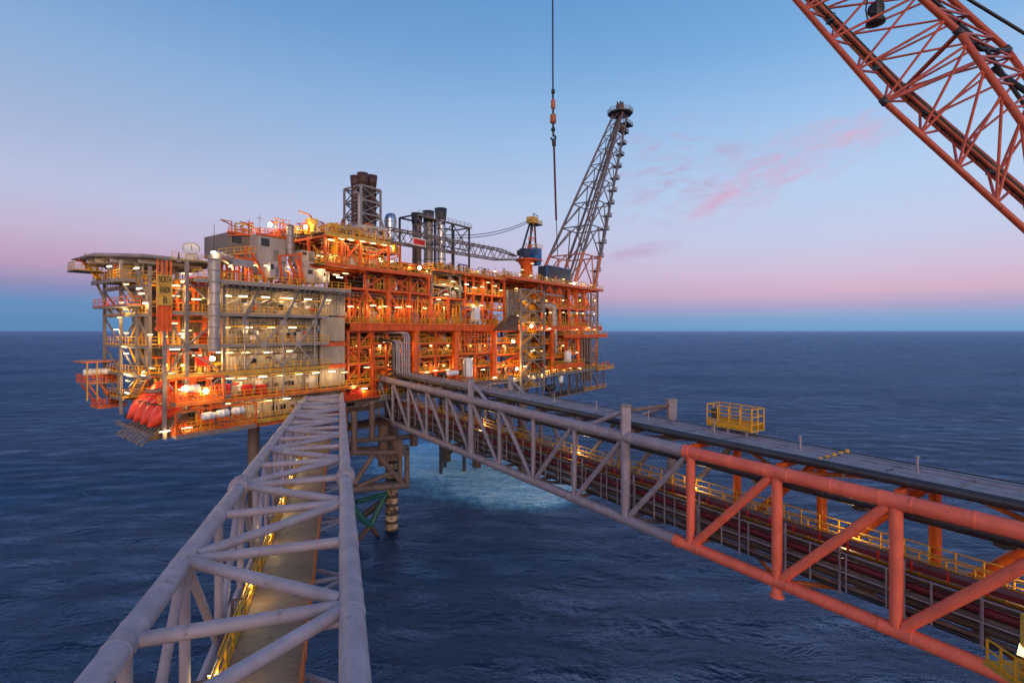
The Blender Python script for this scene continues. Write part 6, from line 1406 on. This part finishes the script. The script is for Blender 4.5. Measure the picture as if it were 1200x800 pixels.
# bright flood lamps and amber bulbs
fsrc = None
for a, b, v, lab, col, pw in ((241.5,458,-5.0,'brightest amber flood lamp on the upper muster deck corner',(1,.52,.12),130),(250.5,297,-3.6,'bright flood lamp on top of the tall grey duct',(1,.66,.3),350),(316.5,263,7.5,'bright flood lamp on the machinery house roof rail',(1,.66,.3),500),(358,266,8.5,'bright flood lamp beside the yellow maintenance crane',(1,.7,.35),450),(601.5,400,-3.4,'amber flood lamp left of the lattice stair tower, upper one',(1,.45,.08),900),(606,432,-3.4,'amber flood lamp left of the lattice stair tower, lower one',(1,.45,.08),800),(623,382,-3.4,'amber flood lamp inside the lattice stair tower',(1,.5,.1),300),(673,332,.5,'yellow flood lamp at the foot of the flare tower',(1,.6,.15),500),(216.5,455,-5,'small amber flood lamp left of the brightest one',(1,.5,.12),90),(168,438,8,'amber flood lamp on the lower left stair tower landing',(1,.5,.12),300),(249,420,-1.2,'small amber lamp left of the tall duct foot',(1,.5,.12),120),(492,314,-.3,'amber lamp at the right end of the orange box frame',(1,.5,.1),350)):
    c = T(a, b, v)
    if fsrc is None:
        fb = MB(); fb.lathe(c+V3(0,.35,0), [(.2,0),(.3,.1),(.25,.4),(.1,.5)], 12, (0,1,0)); fb.beam(c+V3(0,.6,-.05), c+V3(0,.6,-1.2), .12)
        o = fsrc = solo('flood_lamp', fb, 'dark', lab, 'lamp', c, PM, 'flood lamps on the platform')
        part('bulb', MB().lathe(c+V3(0,-.3,0), [(.03,0),(.2,.05),(.3,.2),(.33,.36),(.3,.52),(.2,.64)], 12, (0,1,0)), 'flood', fsrc)
        bulb_mesh = fsrc.children[0].data
    else:
        o = fsrc.copy(); COL.objects.link(o); o.matrix_world = PM@Matrix.Translation(c); o['label'] = lab
        d = fsrc.children[0].copy(); COL.objects.link(d); d.parent = o
    ld = bpy.data.lights.new('lamp_light', 'POINT'); ld.energy = pw; ld.color = col; ld.shadow_soft_size = .5
    lo = bpy.data.objects.new('lamp_light', ld); COL.objects.link(lo); lo.parent = o; lo.location = (0, -.9, .2)
# amber work lamps inside the modules
bsrc = None; cnt = {}
spots = []
for px_ in (420, 445, 470, 495, 520, 545, 565, 585): spots.append((px_, 360, 2.6, 'above the main deck'))
for px_ in (418, 445, 465, 505, 525, 552, 568, 590, 645, 660, 685): spots.append((px_, 405, 2.2, 'below the main deck'))
for px_ in (455, 500, 520, 545, 590, 640, 655, 690): spots.append((px_, 428, 2.0, 'above the cellar deck'))
for px_ in (395, 425, 445, 470, 500, 530, 560, 580): spots.append((px_, 318 if px_ > 460 else 303, 3.0, 'on the upper level'))
for px_ in (640, 660, 680, 697): spots.append((px_, 352, 2.6, 'right of the stair tower'))
for px_ in (194, 214, 232): spots += [(px_, 330, 1.6, 'in the top corner frame bays'), (px_, 395, 1.6, 'in the corner frame bays'), (px_, 428, 1.6, 'in the lower corner frame bays')]
for px_ in (405, 422, 440, 458): spots.append((px_, 288, 15.0, 'among the set back modules'))
for px_ in (480, 500, 520): spots.append((px_, 313, 14.6, 'below the lower row of stacks'))
for w_ in dict.fromkeys(s[3] for s in spots):
    ss = sorted(s for s in spots if s[3] == w_)
    for i, (a, b, v, _) in enumerate(ss):
        c = T(a, b, v); lab = f'small amber work lamp {w_}, {nth(i, len(ss))}'
        if bsrc is None:
            bm_ = MB(); bm_.lathe(c, [(.2,.12),(.22,.2),(.1,.3)], 10); bm_.beam(c+V3(0,0,.25), c+V3(0,0,1.1), .06)
            o = bsrc = solo('work_lamp', bm_, 'dark', lab, 'lamp', c, PM, 'amber work lamps in the modules'); part('bulb', MB().lathe(c, [(.05,-.12),(.18,-.05),(.2,.05),(.18,.12)], 10), 'lampo', o)
        else: o = dup(bsrc, c, lab, PM)
        ld = bpy.data.lights.new('lamp_light', 'POINT'); ld.energy = 210 if w_ != 'in the corner frame bays' else 260; ld.color = (1, .56, .15); ld.shadow_soft_size = .4
        lo = bpy.data.objects.new('lamp_light', ld); COL.objects.link(lo); lo.parent = o; lo.location = (0, -.4, -.5)
# ------------------------------------------------------------------ camera and render
cam = bpy.data.objects.new('camera', bpy.data.cameras.new('camera')); COL.objects.link(cam); S.camera = cam
cam.location = (0, 0, CAMZ); cam.rotation_euler = (math.pi/2, 0, 0)
cam.data.sensor_width = 36; cam.data.sensor_fit = 'HORIZONTAL'; cam.data.lens = 18; cam.data.shift_y = -13/1200
cam.data.clip_start = 0.1; cam.data.clip_end = 100000
S.render.engine = 'CYCLES'
S.cycles.use_denoising = True
S.cycles.max_bounces = 6; S.cycles.diffuse_bounces = 3; S.cycles.glossy_bounces = 3
S.cycles.sample_clamp_indirect = 6
S.view_settings.view_transform = 'Standard'; S.view_settings.look = 'None'; S.view_settings.exposure = 0; S.view_settings.gamma = 1
S.view_settings.use_curve_mapping = False
